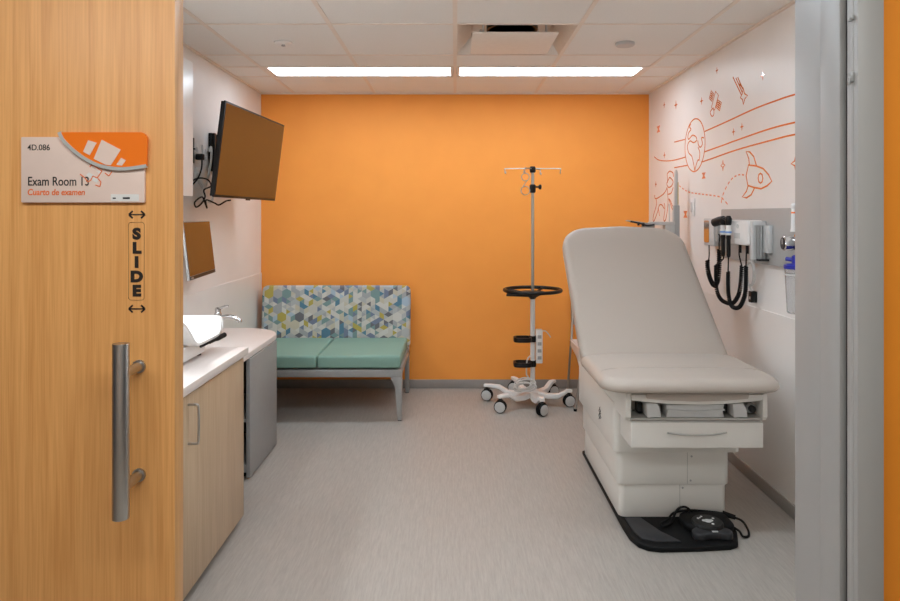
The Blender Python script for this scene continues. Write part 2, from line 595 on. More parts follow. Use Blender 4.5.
for i, p in enumerate(rim):
    t = (rim[min(i + 1, len(rim) - 1)] - rim[max(i - 1, 0)]).normalized()
    nrm = Vector((-t.z, 0, t.x)) * 0.0034
    outl.append((p.x + nrm.x, p.z + nrm.z)); inn.append((p.x - nrm.x, p.z - nrm.z))
prism(b, outl + inn[::-1], 'y', 1.3302, 1.3362)
put('curved_rim', b, 'sign_grey', sg)
def sign_text(name, s, u, v, size, m, bold=0.0, sxx=1.0, shear=0.0):
    t = text_mesh(s, size * S, sxx, 0.0003, bold, 'LEFT', shear)
    put(name, t, m, sg, flat=True, xf=Matrix.Translation((sx(u), 1.3358, sz(v))) @ UPRIGHT)
sign_text('room_code', '4D.086', 6.5, 13.2, 8.2, 'ink', 0.00010, 0.93)
sign_text('room_name', 'Exam Room 13', 6.5, 48.5, 12.6, 'ink', 0.00020, 0.79)
sign_text('room_name_second_line', 'Cuarto de examen', 6.3, 58, 8.6, 'ink_orange', 0.00034, 0.88, 0.12)
b = new(); prism(b, rrect(sx(90), sx(118), sz(64), sz(57.2), 0.0006, 2), 'y', 1.3354, 1.3362); ins = put('white_slip', b, 'white_plastic', sg)
b = new(); prism(b, [(sx(102), sz(62)), (sx(109), sz(62)), (sx(109), sz(60.2)), (sx(102), sz(60.2))], 'y', 1.335, 1.3355)
prism(b, [(sx(92), sz(61.8)), (sx(95), sz(61.8)), (sx(95), sz(60.6)), (sx(92), sz(60.6))], 'y', 1.335, 1.3355); put('slip_print', b, 'dark_grey', ins)
def sign_poly(bm, pts, y0, y1):
    prism(bm, [(sx(u), sz(v)) for u, v in pts], 'y', y0, y1)
b = new()
sign_poly(b, [(82, 3), (101, 13), (91, 28.5), (86, 28), (74, 22)], 1.3308, 1.3317)
sign_poly(b, [(68.5, 3.5), (77, 6), (70, 18.5), (63.5, 15)], 1.3308, 1.3317)
sign_poly(b, [(101.5, 21), (106, 23.5), (102, 29), (96.5, 28)], 1.3308, 1.3317)
put('satellite_panel_print', b, 'sign_pink', sg, flat=True)
def sign_line(bm, pts, w, y0, y1, closed=False):
    P = [Vector((sx(u), sz(v))) for u, v in pts]
    rng = range(len(P) if closed else len(P) - 1)
    for i in rng:
        a, c = P[i], P[(i + 1) % len(P)]
        t = (c - a).normalized()
        s = Vector((-t.y, t.x)) * w / 2
        prism(bm, [(a + s)[:], (c + s)[:], (c - s)[:], (a - s)[:]], 'y', y0, y1)
b = new()
sign_line(b, [(69, 30), (71, 27.5), (81, 34), (78, 38.5), (76, 41), (72, 39), (70, 43), (67, 45), (64, 41), (59, 37)], 0.0019, 1.3354, 1.3362)
sign_line(b, [(77, 41.5), (80, 45), (79, 49.5), (74.5, 48)], 0.0019, 1.3354, 1.3362)
sign_line(b, [(84, 36), (88, 39), (91, 34.5)], 0.0019, 1.3354, 1.3362)
put('satellite_outline_print', b, 'ink_orange', sg, flat=True)
b = new(); sign_poly(b, [(65, 38), (68, 35.5), (73, 38), (77, 43), (76, 46), (71, 43)], 1.3356, 1.3362); sign_poly(b, [(75, 33.5), (81, 34.5), (79, 37.5)], 1.3356, 1.3362)
put('satellite_dish_print', b, 'white_plastic', sg, flat=True)

sd = thing('slide_decal', 'black vertical SLIDE lettering with arrow above and below, stuck on the wood door', 'decal', (-0.651, 1.343, 1.295))
S = 1.343 / 659.0
dx, dz = (lambda px: (px - 455) * S), (lambda py: 1.5 - (py - 215) * S)
b = new()
outer = rrect(dx(128.3), dx(144.6), dz(300.3), dz(222), 0.006, 5); inner = rrect(dx(128.8), dx(144.1), dz(299.8), dz(222.5), 0.0055, 5)
for i in range(len(outer)):
    j = (i + 1) % len(outer)
    prism(b, [outer[i], outer[j], inner[j], inner[i]], 'y', 1.3423, 1.343)
put('rounded_border', b, 'decal_line', sd, weld=True)
for ch, v in zip('SLIDE', (238.6, 252.8, 267, 281.4, 295.6)):
    t = text_mesh(ch, 14.6 * S, 1.12, 0.0003, 0.0019, 'CENTER')
    put('letter', t, 'ink', sd, flat=True, xf=Matrix.Translation((dx(136.7), 1.3426, dz(v))) @ UPRIGHT)
for v in (214.6, 308.8):
    b = new()
    def aline(pts, w):
        for a, c in zip(pts, pts[1:]):
            a, c = Vector((dx(a[0]), dz(a[1]))), Vector((dx(c[0]), dz(c[1])))
            t = (c - a).normalized(); s = Vector((-t.y, t.x)) * w / 2
            prism(b, [(a + s)[:], (c + s)[:], (c - s)[:], (a - s)[:]], 'y', 1.3422, 1.343)
    aline([(129.5, v), (144.5, v)], 0.0026)
    aline([(132.8, v - 3.6), (129, v), (132.8, v + 3.6)], 0.0034); aline([(141.2, v - 3.6), (145, v), (141.2, v + 3.6)], 0.0034)
    put('arrow', b, 'ink', sd, flat=True)

# ------------------------------------------------------------------ ceiling fittings
def ceiling_lamp(x0, x1, y0, y1, label):
    t = thing('ceiling_light', label, 'ceiling light', ((x0 + x1) / 2, (y0 + y1) / 2, ZC), 'long recessed ceiling lights')
    b = new()
    box(b, x0, x1, y0, y0 + 0.02, ZC - 0.001, ZC + 0.08); box(b, x0, x1, y1 - 0.02, y1, ZC - 0.001, ZC + 0.08)
    box(b, x0, x0 + 0.02, y0 + 0.02, y1 - 0.02, ZC - 0.001, ZC + 0.08); box(b, x1 - 0.02, x1, y0 + 0.02, y1 - 0.02, ZC - 0.001, ZC + 0.08)
    box(b, x0, x1, y0, y1, ZC + 0.08, ZC + 0.09)
    put('housing', b, 'white_plastic', t, flat=True)
    b, bb = new(), new(); xa, xb = (x0 + 0.03, x1 - 0.012) if x0 < -1 else (x0 + 0.012, x1 - 0.03)
    box(b, xa, xb, y0 + 0.012, y1 - 0.012, ZC + 0.001, ZC + 0.008)
    box(bb, *((x0 - 0.003, x0 + 0.031) if x0 < -1 else (x1 - 0.031, x1 + 0.003)), y0, y1, ZC - 0.003, ZC + 0.0005)
    put('end_flange', bb, 'grid_bar', t, flat=True)
    put('diffuser', b, 'lamp_room', t, flat=True)
ceiling_lamp(-1.376, -0.014, 4.712, 5.018, 'bright white long ceiling light on the television side of the orange wall end')
ceiling_lamp(0.014, 1.376, 4.712, 5.018, 'bright white long ceiling light beside the air diffuser, on the mural wall side')
ceiling_lamp(-1.376, -0.014, 2.247, 2.578, 'long ceiling light above the worktop, near the doorway end')
ceiling_lamp(0.014, 1.376, 2.247, 2.578, 'long ceiling light above the room just inside the doorway, mural wall side')
t = thing('ceiling_light', 'recessed corridor ceiling light in front of the wood sliding door', 'ceiling light', (0, 0.2, ZC - 0.03))
b = new(); box(b, -1.3, 1.3, 0.0, 0.4, ZC - 0.03, ZC); put('housing', b, 'white_plastic', t, bev=0.003)
b = new(); box(b, -1.28, 1.28, 0.02, 0.38, ZC - 0.036, ZC - 0.0302); put('diffuser', b, 'lamp_hall', t, flat=True)

t = thing('air_diffuser', 'square white plaque air diffuser with dark duct opening in the ceiling', 'air diffuser', (0.345, 3.99, ZC))
b = new()
x0, x1, y0, y1 = 0.012, 0.683, 3.657, 4.338
i0, i1, j0, j1 = 0.10, 0.60, 3.75, 4.25
lo = [b.verts.new((x, y, ZC)) for x, y in ((x0, y0), (x1, y0), (x1, y1), (x0, y1))]
hi = [b.verts.new((x, y, ZC + 0.09)) for x, y in ((i0, j0), (i1, j0), (i1, j1), (i0, j1))]
tp = [b.verts.new((v.co.x, v.co.y, ZC + 0.12)) for v in hi]
for k in range(4):
    l = (k + 1) % 4
    b.faces.new((lo[k], lo[l], hi[l], hi[k])); b.faces.new((hi[k], hi[l], tp[l], tp[k]))
b.faces.new(tp)
put('flared_housing', b, 'grid_bar', t, flat=True)
b = new(); lathe(b, [(0.155, 0.06), (0.155, 0.118), (0.14, 0.118), (0.14, 0.06)], (0.345, 3.99, ZC)); lathe(b, [(0.145, 0.064), (0.145, 0.115)], (0.345, 3.99, ZC)); put('duct_collar', b, 'black_plastic', t)
b = new(); box(b, 0.098, 0.582, 3.70, 4.175, ZC - 0.038, ZC - 0.028)
pl = put('plaque', b, 'grid_bar', t, bev=0.002)
for x in (0.16, 0.52):
    for y in (3.76, 4.11):
        b = new(); cyl(b, (x, y, ZC - 0.03), (x, y, ZC + 0.10), 0.006, 8); put('hanger', b, 'light_grey', pl)

t = thing('ceiling_sprinkler', 'small white recessed sprinkler head on the ceiling tile nearest the television', 'sprinkler', (-1.05, 4.03, ZC))
b = new(); lathe(b, [(0.056, 0.0), (0.056, -0.008), (0.04, -0.014), (0.012, -0.015)], (-1.05, 4.03, ZC)); put('escutcheon', b, 'white_plastic', t)
b = new(); lathe(b, [(0.011, -0.012), (0.009, -0.021), (0.013, -0.022), (0.013, -0.024)], (-1.05, 4.03, ZC), n=14); put('sprinkler_head', b, 'mid_grey', t)
b = new(); lathe(b, [(0.058, 0.0), (0.058, -0.014), (0.052, -0.019), (0.02, -0.020)], (1.045, 4.05, ZC)); tag(put('ceiling_cover', b, 'light_grey'), 'flat round white cover disc on the ceiling beside the air diffuser', 'cover plate')

# ------------------------------------------------------------------ left side: cabinets
t = thing('base_cabinet', 'light wood base cabinet under the white worktop by the sliding door', 'cabinet', (-1.35, 2.42, 0))
b = new(); box(b, XL + 0.015, -1.048, 1.66, 3.20, 0.05, 0.816); put('carcass', b, 'cabinet_wood', t)
b = new(); box(b, XL + 0.015, -1.12, 1.66, 3.17, 0.0, 0.05); put('toe_kick', b, 'cab_dark', t)
for y0, y1, h in ((2.47, 3.203, 2.535), (1.665, 2.463, 1.73)):
    b = new(); box(b, -1.048, -1.027, y0, y1, 0.043, 0.808); d = put('door', b, 'cabinet_wood', t, bev=0.0015)
    b = new(); tube(b, smooth_path([(-1.027, h, 0.77), (-0.995, h, 0.77), (-0.988, h, 0.763), (-0.986, h, 0.72), (-0.986, h, 0.67), (-0.988, h, 0.627), (-0.995, h, 0.62), (-1.027, h, 0.62)], 5), 0.0048, 10)
    put('handle', b, 'steel', d)
b = new(); prism(b, [(XL + 0.008, 1.62), (-1.012, 1.62), (-1.012, 3.232), (XL + 0.008, 3.232)], 'z', 0.818, 0.854)
tag(put('worktop', b, 'worktop', bev=0.003), 'white solid worktop on the light wood base cabinet', 'worktop')

t = thing('sink_cabinet', 'grey open-fronted cabinet below the rounded sink counter', 'cabinet', (-1.42, 4.0, 0))
b = new(); box(b, -1.182, -1.16, 3.73, 4.29, 0.012, 0.684)
put('side_panel', b, 'cab_grey', t, bev=0.002)
b = new(); box(b, -1.62, -1.598, 3.73, 4.29, 0.012, 0.684); put('side_panel', b, 'cab_grey', t, bev=0.002)
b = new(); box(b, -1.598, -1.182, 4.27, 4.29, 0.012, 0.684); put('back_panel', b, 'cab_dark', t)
b = new(); box(b, -1.598, -1.182, 3.735, 4.27, 0.325, 0.343); put('shelf', b, 'cab_grey', t, bev=0.001)
b = new(); box(b, -1.598, -1.182, 3.735, 4.27, 0.04, 0.085); put('bottom_panel', b, 'cab_grey', t, bev=0.001)
for x in (-1.57, -1.22):
    for y in (3.80, 4.22):
        b = new(); cyl(b, (x, y, 0), (x, y, 0.045), 0.02, 10); put('levelling_foot', b, 'black_plastic', t)
b = new()
o_ = [(XL + 0.008, 3.24), (-1.166, 3.24), (-1.166, 4.26)]
o_ += [(-1.166 - 0.30 * (1 - cos(a)), 4.26 + 0.29 * sin(a)) for a in [k * pi / 24 for k in range(1, 13)]] + [(XL + 0.008, 4.55)]
prism(b, o_, 'z', 0.686, 0.722)
sink_counter = tag(put('sink_counter', b, 'worktop', bev=0.005, seg=3), 'white counter with rounded end carrying the tap, beyond the worktop', 'counter')
t = thing('faucet', 'chrome single lever tap standing on the rounded sink counter', 'faucet', (-1.50, 4.17, 0.722))
b = new(); lathe(b, [(0.030, 0), (0.030, 0.008), (0.023, 0.014), (0.021, 0.13), (0.024, 0.15), (0.018, 0.165)], (-1.50, 4.17, 0.722)); put('body', b, 'chrome', t)
b = new(); tube(b, smooth_path([(-1.50, 4.17, 0.845), (-1.45, 4.17, 0.858), (-1.40, 4.17, 0.853), (-1.365, 4.17, 0.835), (-1.36, 4.17, 0.82)], 6), 0.013, 14); put('spout', b, 'chrome', t)
b = new(); lathe(b, [(0.018, 0.165), (0.019, 0.185), (0.010, 0.195)], (-1.50, 4.17, 0.722)); tube(b, [(-1.50, 4.17, 0.905), (-1.455, 4.165, 0.922), (-1.43, 4.163, 0.925)], [0.009, 0.008, 0.006], 10); put('lever', b, 'chrome', t)

# wall cupboard with an added light strip below, brightening the scale and worktop
t = thing('wall_cupboard', 'white wall cupboard high above the worktop behind the sliding door', 'cabinet', (-1.53, 2.55, 1.6))
b = new(); box(b, XL, -1.40, 1.66, 3.47, 1.602, 2.30); put('carcass', b, 'white_plastic', t)
for y0, y1 in ((2.87, 3.472), (2.266, 2.866), (1.664, 2.262)):
    b = new(); box(b, -1.398, -1.38, y0, y1, 1.60, 2.302); put('door', b, 'white_plastic', t, bev=0.0015)
t = thing('added_fill_light', 'slim unseen light strip added under the white wall cupboard to brighten the worktop', 'light', (-1.5, 2.75, 1.57))
b = new(); box(b, -1.56, -1.44, 2.30, 3.20, 1.578, 1.602); box(b, XL - 0.0006, -1.56, 2.30, 3.20, 1.571, 1.60); put('housing', b, 'white_plastic', t, bev=0.002)
b = new(); box(b, -1.55, -1.45, 2.32, 3.18, 1.572, 1.5778); put('diffuser', b, 'lamp_added_fill', t, flat=True)

# infant scale on the worktop
t = thing('infant_scale', 'white infant weighing scale with curved tray on the white worktop', 'scale', (-1.40, 2.93, 0.854))
b = new()
prof_o = [(2.66, 1.06), (2.73, 1.035), (2.79, 0.99), (2.84, 0.945), (2.88, 0.928), (2.95, 0.925), (3.05, 0.925), (3.12, 0.927), (3.152, 0.942), (3.166, 0.975), (3.17, 1.012)]
po = smooth_path([(y, z, 0) for y, z in prof_o], 5)
outl, inn = [], []
for i, p in enumerate(po):
    tg = (po[min(i + 1, len(po) - 1)] - po[max(i - 1, 0)]).normalized()
    outl.append((p.x, p.y)); inn.append((p.x - tg.y * 0.014, p.y + tg.x * 0.014))
prism(b, outl + inn[::-1], 'x', -1.655, -1.118)
# far end of the tray: an upright wing closing the curve
put('tray', b, 'white_plastic', t, bev=0.004, ang=30)
b = new(); prism(b, [(-1.655, 0.945), (-1.120, 0.945), (-1.112, 0.965), (-1.112, 0.992), (-1.118, 1.006), (-1.13, 1.014), (-1.145, 1.017), (-1.655, 1.017)], 'y', 3.158, 3.172); put('end_wing', b, 'white_plastic', t, bev=0.003)
b = new(); prism(b, rrect(-1.60, -1.16, 2.66, 3.08, 0.03, 4), 'z', 0.866, 0.930); put('scale_body', b, 'white_plastic', t, bev=0.006)
b = new(); tube(b, smooth_path([(-1.146, 2.97, 0.907), (-1.138, 3.04, 0.910), (-1.128, 3.10, 0.914), (-1.112, 3.18, 0.922)], 5), [0.006] * 6 + [0.008] * 5 + [0.012] * 5, 12); put('bumper', b, 'black_rubber', t)
for x in (-1.57, -1.19):
    for y in (2.70, 3.04):
        b = new(); cyl(b, (x, y, 0.854), (x, y, 0.868), 0.018, 12); put('foot', b, 'black_rubber', t)

# ------------------------------------------------------------------ television and desk monitor on the left wall
def frame_xf(centre, along, tilt):
    """local x along the screen, local z up, local -y facing the room; tilt>0 leans the top towards the room"""
    ax = Vector((along[0], along[1], 0)).normalized()
    out = Vector((ax.y, -ax.x, 0))
    R = Matrix((ax, -out, Vector((0, 0, 1)))).transposed().to_4x4()
    return Matrix.Translation(centre) @ R @ Matrix.Rotation(tilt, 4, 'X')

tv = thing('television', 'large black flat television tilted down on an arm from the white wall', 'television', (-1.40, 4.43, 1.60))
X = frame_xf((-1.358, 4.44, 1.892), (0.066, 1.08), radians(7.2))
W2, H2 = 0.543, 0.288
b = new(); box(b, -W2, W2, 0.0, 0.012, -H2, H2); hs = []
put('bezel', b, 'black_plastic', tv, bev=0.003, xf=X)
b = new(); box(b, -W2 + 0.012, W2 - 0.012, -0.0015, 0.001, -H2 + 0.016, H2 - 0.012); put('screen', b, 'screen', tv, flat=True, xf=X)
b = new(); prism(b, [(-W2 + 0.004, -H2 + 0.004), (W2 - 0.004, -H2 + 0.004), (W2 - 0.004, H2 - 0.004), (-W2 + 0.004, H2 - 0.004)], 'y', 0.012, 0.030); box(b, -0.32, 0.32, 0.030, 0.055, -0.22, 0.15); put('back_shell', b, 'black_plastic', tv, bev=0.004, xf=X)
b = new(); box(b, -0.03, 0.03, -0.003, 0.006, -H2 - 0.008, -H2 + 0.001); put('logo_tab', b, 'dark_grey', tv, xf=X)
b = new(); box(b, XL, XL + 0.022, 4.49, 4.62, 1.80, 2.06); box(b, XL + 0.022, XL + 0.04, 4.50, 4.525, 1.80, 2.06); box(b, XL + 0.022, XL + 0.04, 4.585, 4.61, 1.80, 2.06); put('mount_plate', b, 'black_plastic', tv, bev=0.002)
b = new(); tube(b, [(XL + 0.02, 4.555, 1.92), (-1.58, 4.52, 1.92), (-1.52, 4.45, 1.91), (-1.45, 4.44, 1.90)], 0.02, 10); box(b, -1.456, -1.432, 4.32, 4.56, 1.78, 2.0); put('mount_arm', b, 'black_plastic', tv)

mo = thing('computer_monitor', 'smaller silver-edged computer monitor on the white wall above the sink counter', 'monitor', (-1.535, 3.97, 1.13))
X = frame_xf((-1.536, 3.975, 1.296), (-0.063, 0.57), radians(-6.5))
W2, H2 = 0.287, 0.167
b = new(); box(b, -W2, W2, 0.0, 0.014, -H2, H2); put('bezel', b, 'grey_metal', mo, bev=0.003, xf=X)
b = new(); box(b, -W2 + 0.008, W2 - 0.006, -0.0015, 0.001, -H2 + 0.024, H2 - 0.004); put('screen', b, 'screen', mo, flat=True, xf=X)
b = new(); box(b, -W2 + 0.008, W2 - 0.006, -0.0012, 0.001, -H2 + 0.003, -H2 + 0.021); put('chin_strip', b, 'black_plastic', mo, xf=X)
b = new(); box(b, -W2 + 0.03, -W2 + 0.075, -0.0022, 0.001, -H2 + 0.006, -H2 + 0.016); put('logo_badge', b, 'mid_grey', mo, xf=X)
b = new(); box(b, -0.2, 0.2, 0.014, 0.04, -0.12, 0.12); put('back_shell', b, 'dark_grey', mo, bev=0.006, xf=X)
b = new(); box(b, XL, XL + 0.02, 3.66, 3.76, 1.44, 1.60); put('mount_plate', b, 'black_plastic', mo, bev=0.002)
b = new(); tube(b, smooth_path([(XL + 0.015, 3.71, 1.53), (-1.62, 3.74, 1.53), (-1.60, 3.80, 1.50), (-1.60, 3.90, 1.38), (-1.585, 3.97, 1.31)], 4), 0.018, 10); put('mount_arm', b, 'black_plastic', mo)

# sockets, plugs and cables by the television
def plate(name, y, z, label, cat, wall='l', w=0.075, h=0.118, m='white_plastic'):
    t = thing(name, label, cat, (XL if wall == 'l' else XR, y, z - h / 2))
    s = 1 if wall == 'l' else -1
    X0 = XL if wall == 'l' else XR
    b = new(); box(b, *sorted((X0, X0 + s * 0.007)), y - w / 2, y + w / 2, z - h / 2, z + h / 2); put('face_plate', b, m, t, bev=0.002)
    return t, X0, s
for (y, z, lb) in ((4.42, 1.90, 'white wall socket right beside the black television mount'), (4.265, 1.90, 'white wall socket with a black plug in it, left of the television mount'), (4.31, 1.745, 'white low wall socket below the plugged socket')):
    t, X0, s = plate('wall_socket', y, z, lb, 'socket', w=0.10, h=0.13)
    t['group'] = 'wall sockets beside the television'
    for dz_ in (-0.026, 0.026):
        b = new(); box(b, X0 + 0.006, X0 + 0.009, y - 0.017, y + 0.017, z + dz_ - 0.014, z + dz_ + 0.014); put('outlet', b, 'light_grey', t, bev=0.001)
b = new(); box(b, XL, XL + 0.02, 4.17, 4.20, 1.83, 1.99); box(b, XL + 0.02, XL + 0.028, 4.175, 4.195, 1.915, 1.925)
tag(put('wall_bracket', b, 'black_plastic', bev=0.002), 'narrow black bracket upright on the white wall next to the cupboard', 'bracket')
t = thing('power_cable', 'black power cord looping from the socket below the television', 'cord', (-1.65, 4.42, 1.5))
b = new(); prism(b, rrect(4.235, 4.28, 1.855, 1.895, 0.012, 4), 'x', XL + 0.0095, XL + 0.055); put('plug', b, 'black_plastic', t, bev=0.004)
b = new()
tube(b, smooth_path([(-1.635, 4.258, 1.868), (-1.627, 4.23, 1.801), (-1.615, 4.141, 1.733), (-1.627, 4.061, 1.679), (-1.615, 4.047, 1.709), (-1.627, 4.205, 1.736), (-1.615, 4.309, 1.729), (-1.627, 4.394, 1.693), (-1.615, 4.24, 1.661), (-1.627, 4.289, 1.617), (-1.615, 4.19, 1.57), (-1.627, 4.14, 1.55), (-1.615, 4.093, 1.581), (-1.627, 4.238, 1.616), (-1.615, 4.257, 1.578), (-1.627, 4.323, 1.546), (-1.615, 4.274, 1.597), (-1.61, 4.412, 1.58), (-1.57, 4.384, 1.567), (-1.54, 4.432, 1.594), (-1.51, 4.442, 1.60)], 8), 0.0052, 8)
put('cable', b, 'black_rubber', t)
t = thing('signal_cable', 'white cable with slim white connector block hanging beside the black power cable', 'cable', (-1.655, 4.4, 1.6))
b = new()
tube(b, smooth_path([(-1.662, 4.45, 1.93), (-1.655, 4.47, 1.96), (-1.655, 4.475, 1.90), (-1.655, 4.45, 1.82), (-1.655, 4.36, 1.68), (-1.655, 4.24, 1.73), (-1.655, 4.26, 1.76)], 8), 0.008, 8)
tube(b, smooth_path([(-1.655, 4.40, 1.61), (-1.655, 4.45, 1.585), (-1.655, 4.50, 1.61), (-1.65, 4.52, 1.72)], 8), 0.008, 8)
put('cable', b, 'cable_white', t)
b = new(); prism(b, [(4.235, 1.765), (4.275, 1.785), (4.43, 1.62), (4.395, 1.595)], 'x', -1.668, -1.645)
put('connector_block', b, 'white_plastic', t, bev=0.004)

# ------------------------------------------------------------------ bench
bn = thing('bench', 'two-seat bench with green seats and patterned back against the orange wall', 'bench', (-1.005, 5.2, 0))
X0, X1 = -1.625, -0.385
b = new()
prism(b, rrect(X0, X1 + 0.008, 0.40, 0.905, (0.02, 0.02, 0.05, 0.05), 6), 'y', 5.50, 5.60)
put('backrest', b, 'pattern', bn, bev=0.022, seg=4, xf=Matrix.Translation((0, 5.55, 0.40)) @ Matrix.Rotation(radians(-5), 4, 'X') @ Matrix.Translation((0, -5.55, -0.40)))
for a, c in ((X0 + 0.005, -1.008), (-1.002, X1 - 0.012)):
    b = new()
    prof = [(4.785, 0.385), (5.50, 0.385), (5.50, 0.478), (4.785, 0.478)]
    prism(b, prof, 'x', a, c)
    put('seat', b, 'teal', bn, bev=0.018, seg=4)
b = new()
box(b, X0 + 0.004, X1 - 0.002, 4.80, 4.85, 0.318, 0.372); box(b, X0 + 0.004, X0 + 0.05, 4.85, 5.56, 0.33, 0.38); box(b, X1 - 0.05, X1 - 0.002, 4.85, 5.56, 0.33, 0.38); box(b, X0 + 0.05, X1 - 0.05, 5.50, 5.56, 0.33, 0.38)
box(b, X0 + 0.05, X1 - 0.05, 4.85, 5.50, 0.365, 0.383)
put('frame', b, 'grey_metal', bn, bev=0.003)
for xo, s in ((X1 - 0.002, -1), (X0 + 0.002, 1)):
    b = new()
    prism(b, [(xo, 0.318), (xo, 0.004), (xo + s * 0.032, 0.004), (xo + s * 0.052, 0.25), (xo + s * 0.085, 0.318)], 'y', 4.80, 4.85)
    lg = put('leg', b, 'grey_metal', bn, bev=0.003)
    b = new(); box(b, *sorted((xo + s * 0.002, xo + s * 0.030)), 4.802, 4.848, 0.0, 0.005); put('foot_pad', b, 'black_rubber', lg)
    b = new()
    prism(b, [(5.55, 0.004), (5.595, 0.004), (5.605, 0.42), (5.52, 0.42), (5.53, 0.3)], 'x', *sorted((xo, xo + s * 0.035)))
    lg = put('leg', b, 'grey_metal', bn, bev=0.003)
    b = new(); box(b, *sorted((xo + s * 0.002, xo + s * 0.033)), 5.552, 5.593, 0.0, 0.005); put('foot_pad', b, 'black_rubber', lg)

# ------------------------------------------------------------------ infusion stand
PX, PY = 0.615, 5.22
iv = thing('infusion_stand', 'rolling infusion stand with black ring tray and six casters before the orange wall', 'infusion stand', (PX, PY, 0))
b = new(); lathe(b, [(0.05, 0.085), (0.05, 0.11), (0.03, 0.125), (0.019, 0.135), (0.019, 0.87)], (PX, PY, 0), n=20); put('lower_pole', b, 'white_plastic', iv)
b = new(); cyl(b, (PX, PY, 0.86), (PX, PY, 1.87), 0.0125, 16); put('upper_pole', b, 'steel', iv)
feet = [(0.259, 5.33), (0.344, 5.00), (0.65, 4.92), (0.893, 5.16), (0.812, 5.46), (0.495, 5.566)]
for fx, fy in feet:
    d = Vector((fx - PX, fy - PY, 0)); L = d.length; u = d / L; sd_ = Vector((-u.y, u.x, 0))
    b = new()
    secs = [(0.02, 0.075, 0.112, 0.040), (0.12, 0.058, 0.094, 0.034), (0.20, 0.062, 0.098, 0.027), (0.27, 0.105, 0.135, 0.024), (L - 0.03, 0.112, 0.136, 0.026), (L + 0.025, 0.112, 0.134, 0.018)]
    rows = []
    for r_, z0, z1, hw in secs:
        c = Vector((PX, PY, 0)) + u * r_
        rows.append([b.verts.new((c + sd_ * s + Vector((0, 0, z)))) for s, z in ((-hw, z0), (hw, z0), (hw * 0.8, z1), (-hw * 0.8, z1))])
    for r0, r1 in zip(rows, rows[1:]):
        for k in range(4):
            b.faces.new((r0[k], r0[(k + 1) % 4], r1[(k + 1) % 4], r1[k]))
    b.faces.new(rows[0][::-1]); b.faces.new(rows[-1])
    lg = put('leg', b, 'white_plastic', iv, bev=0.006, seg=3)
    a = random.uniform(0.2, 0.5) * (1 if fx > PX else -1) + (0 if abs(fx - PX) > 0.1 else 0.25)
    b = new(); lathe(b, [(0.013, 0.095), (0.013, 0.113)], (fx, fy, 0), n=12)
    w_ = Matrix.Translation((fx, fy, 0)) @ Matrix.Rotation(a, 4, 'Z') @ Matrix.Translation((-fx, -fy, 0))
    box(b, fx - 0.022, fx + 0.022, fy - 0.018, fy + 0.018, 0.082, 0.098)
    cs = put('caster', b, 'black_plastic', lg, bev=0.003, xf=w_)
    for s in (-1, 1):
        b = new(); lathe(b, [(0.030, 0.004), (0.044, 0.006), (0.047, 0.012), (0.047, 0.018), (0.043, 0.024)], (fx, fy, 0.047), axis='y', n=24)
        put('tyre', b, 'black_rubber', cs, xf=w_ @ Matrix.Translation((fx, fy, 0)) @ Matrix.Rotation(0 if s > 0 else pi, 4, 'Z') @ Matrix.Translation((-fx, -fy, 0)))
        b = new(); lathe(b, [(0.040, 0.020), (0.040, 0.026), (0.026, 0.030), (0.004, 0.031)], (fx, fy, 0.047), axis='y', n=24)
        put('hub_cap', b, 'light_grey', cs, xf=w_ @ Matrix.Translation((fx, fy, 0)) @ Matrix.Rotation(0 if s > 0 else pi, 4, 'Z') @ Matrix.Translation((-fx, -fy, 0)))
# ring tray
b = new(); torus(b, (PX, PY, 0.905), 0.222, 0.014, n=48); put('ring_tray', b, 'black_plastic', iv)
b = new()
lathe(b, [(0.02, 0.835), (0.032, 0.85), (0.10, 0.885), (0.10, 0.893), (0.02, 0.90)], (PX, PY, 0), n=24)
for k in range(4):
    a = pi / 4 + k * pi / 2 + 0.3
    tube(b, [(PX + 0.05 * cos(a), PY + 0.05 * sin(a), 0.875), (PX + 0.222 * cos(a), PY + 0.222 * sin(a), 0.902)], 0.011, 8)
prism(b, [(PX - 0.22, PY - 0.14), (PX - 0.03, PY - 0.20), (PX - 0.02, PY - 0.02), (PX - 0.20, PY - 0.02)], 'z', 0.874, 0.890)
put('tray_hub', b, 'black_plastic', iv, bev=0.002)
# top: collar, hooks, clamp knob
b = new(); lathe(b, [(0.019, 1.835), (0.024, 1.845), (0.024, 1.872), (0.019, 1.884)], (PX, PY, 0), n=18); put('top_collar', b, 'black_plastic', iv)
b = new()
for dx_ in (-0.215, 0.215):
    tube(b, smooth_path([(PX, PY, 1.868), (PX + dx_ * 0.5, PY - 0.003, 1.867), (PX + dx_, PY - 0.006, 1.866), (PX + dx_ * 1.02, PY - 0.006, 1.858), (PX + dx_ * 1.02, PY - 0.006, 1.835), (PX + dx_ * 1.0, PY - 0.024, 1.828), (PX + dx_, PY - 0.03, 1.842)], 4), 0.0042, 8)
for dx_, dy_ in ((-0.07, -0.10), (0.07, 0.10)):
    tube(b, smooth_path([(PX, PY, 1.866), (PX + dx_, PY + dy_, 1.866), (PX + dx_ * 1.05, PY + dy_ * 1.05, 1.85), (PX + dx_ * 1.05, PY + dy_ * 1.05, 1.832), (PX + dx_ * 1.15, PY + dy_ * 1.15, 1.828), (PX + dx_ * 1.2, PY + dy_ * 1.2, 1.842)], 4), 0.0042, 8)
put('hook_bar', b, 'steel', iv)
b = new(); lathe(b, [(0.018, 1.675), (0.024, 1.685), (0.024, 1.735), (0.018, 1.742)], (PX, PY, 0), n=18)
cyl(b, (PX + 0.02, PY, 1.722), (PX + 0.045, PY - 0.004, 1.722), 0.007, 10); lathe(b, [(0.010, 0.045), (0.020, 0.052), (0.020, 0.066), (0.010, 0.07)], (PX, PY - 0.004, 1.722), axis='x', n=14)
put('clamp_knob', b, 'black_plastic', iv)
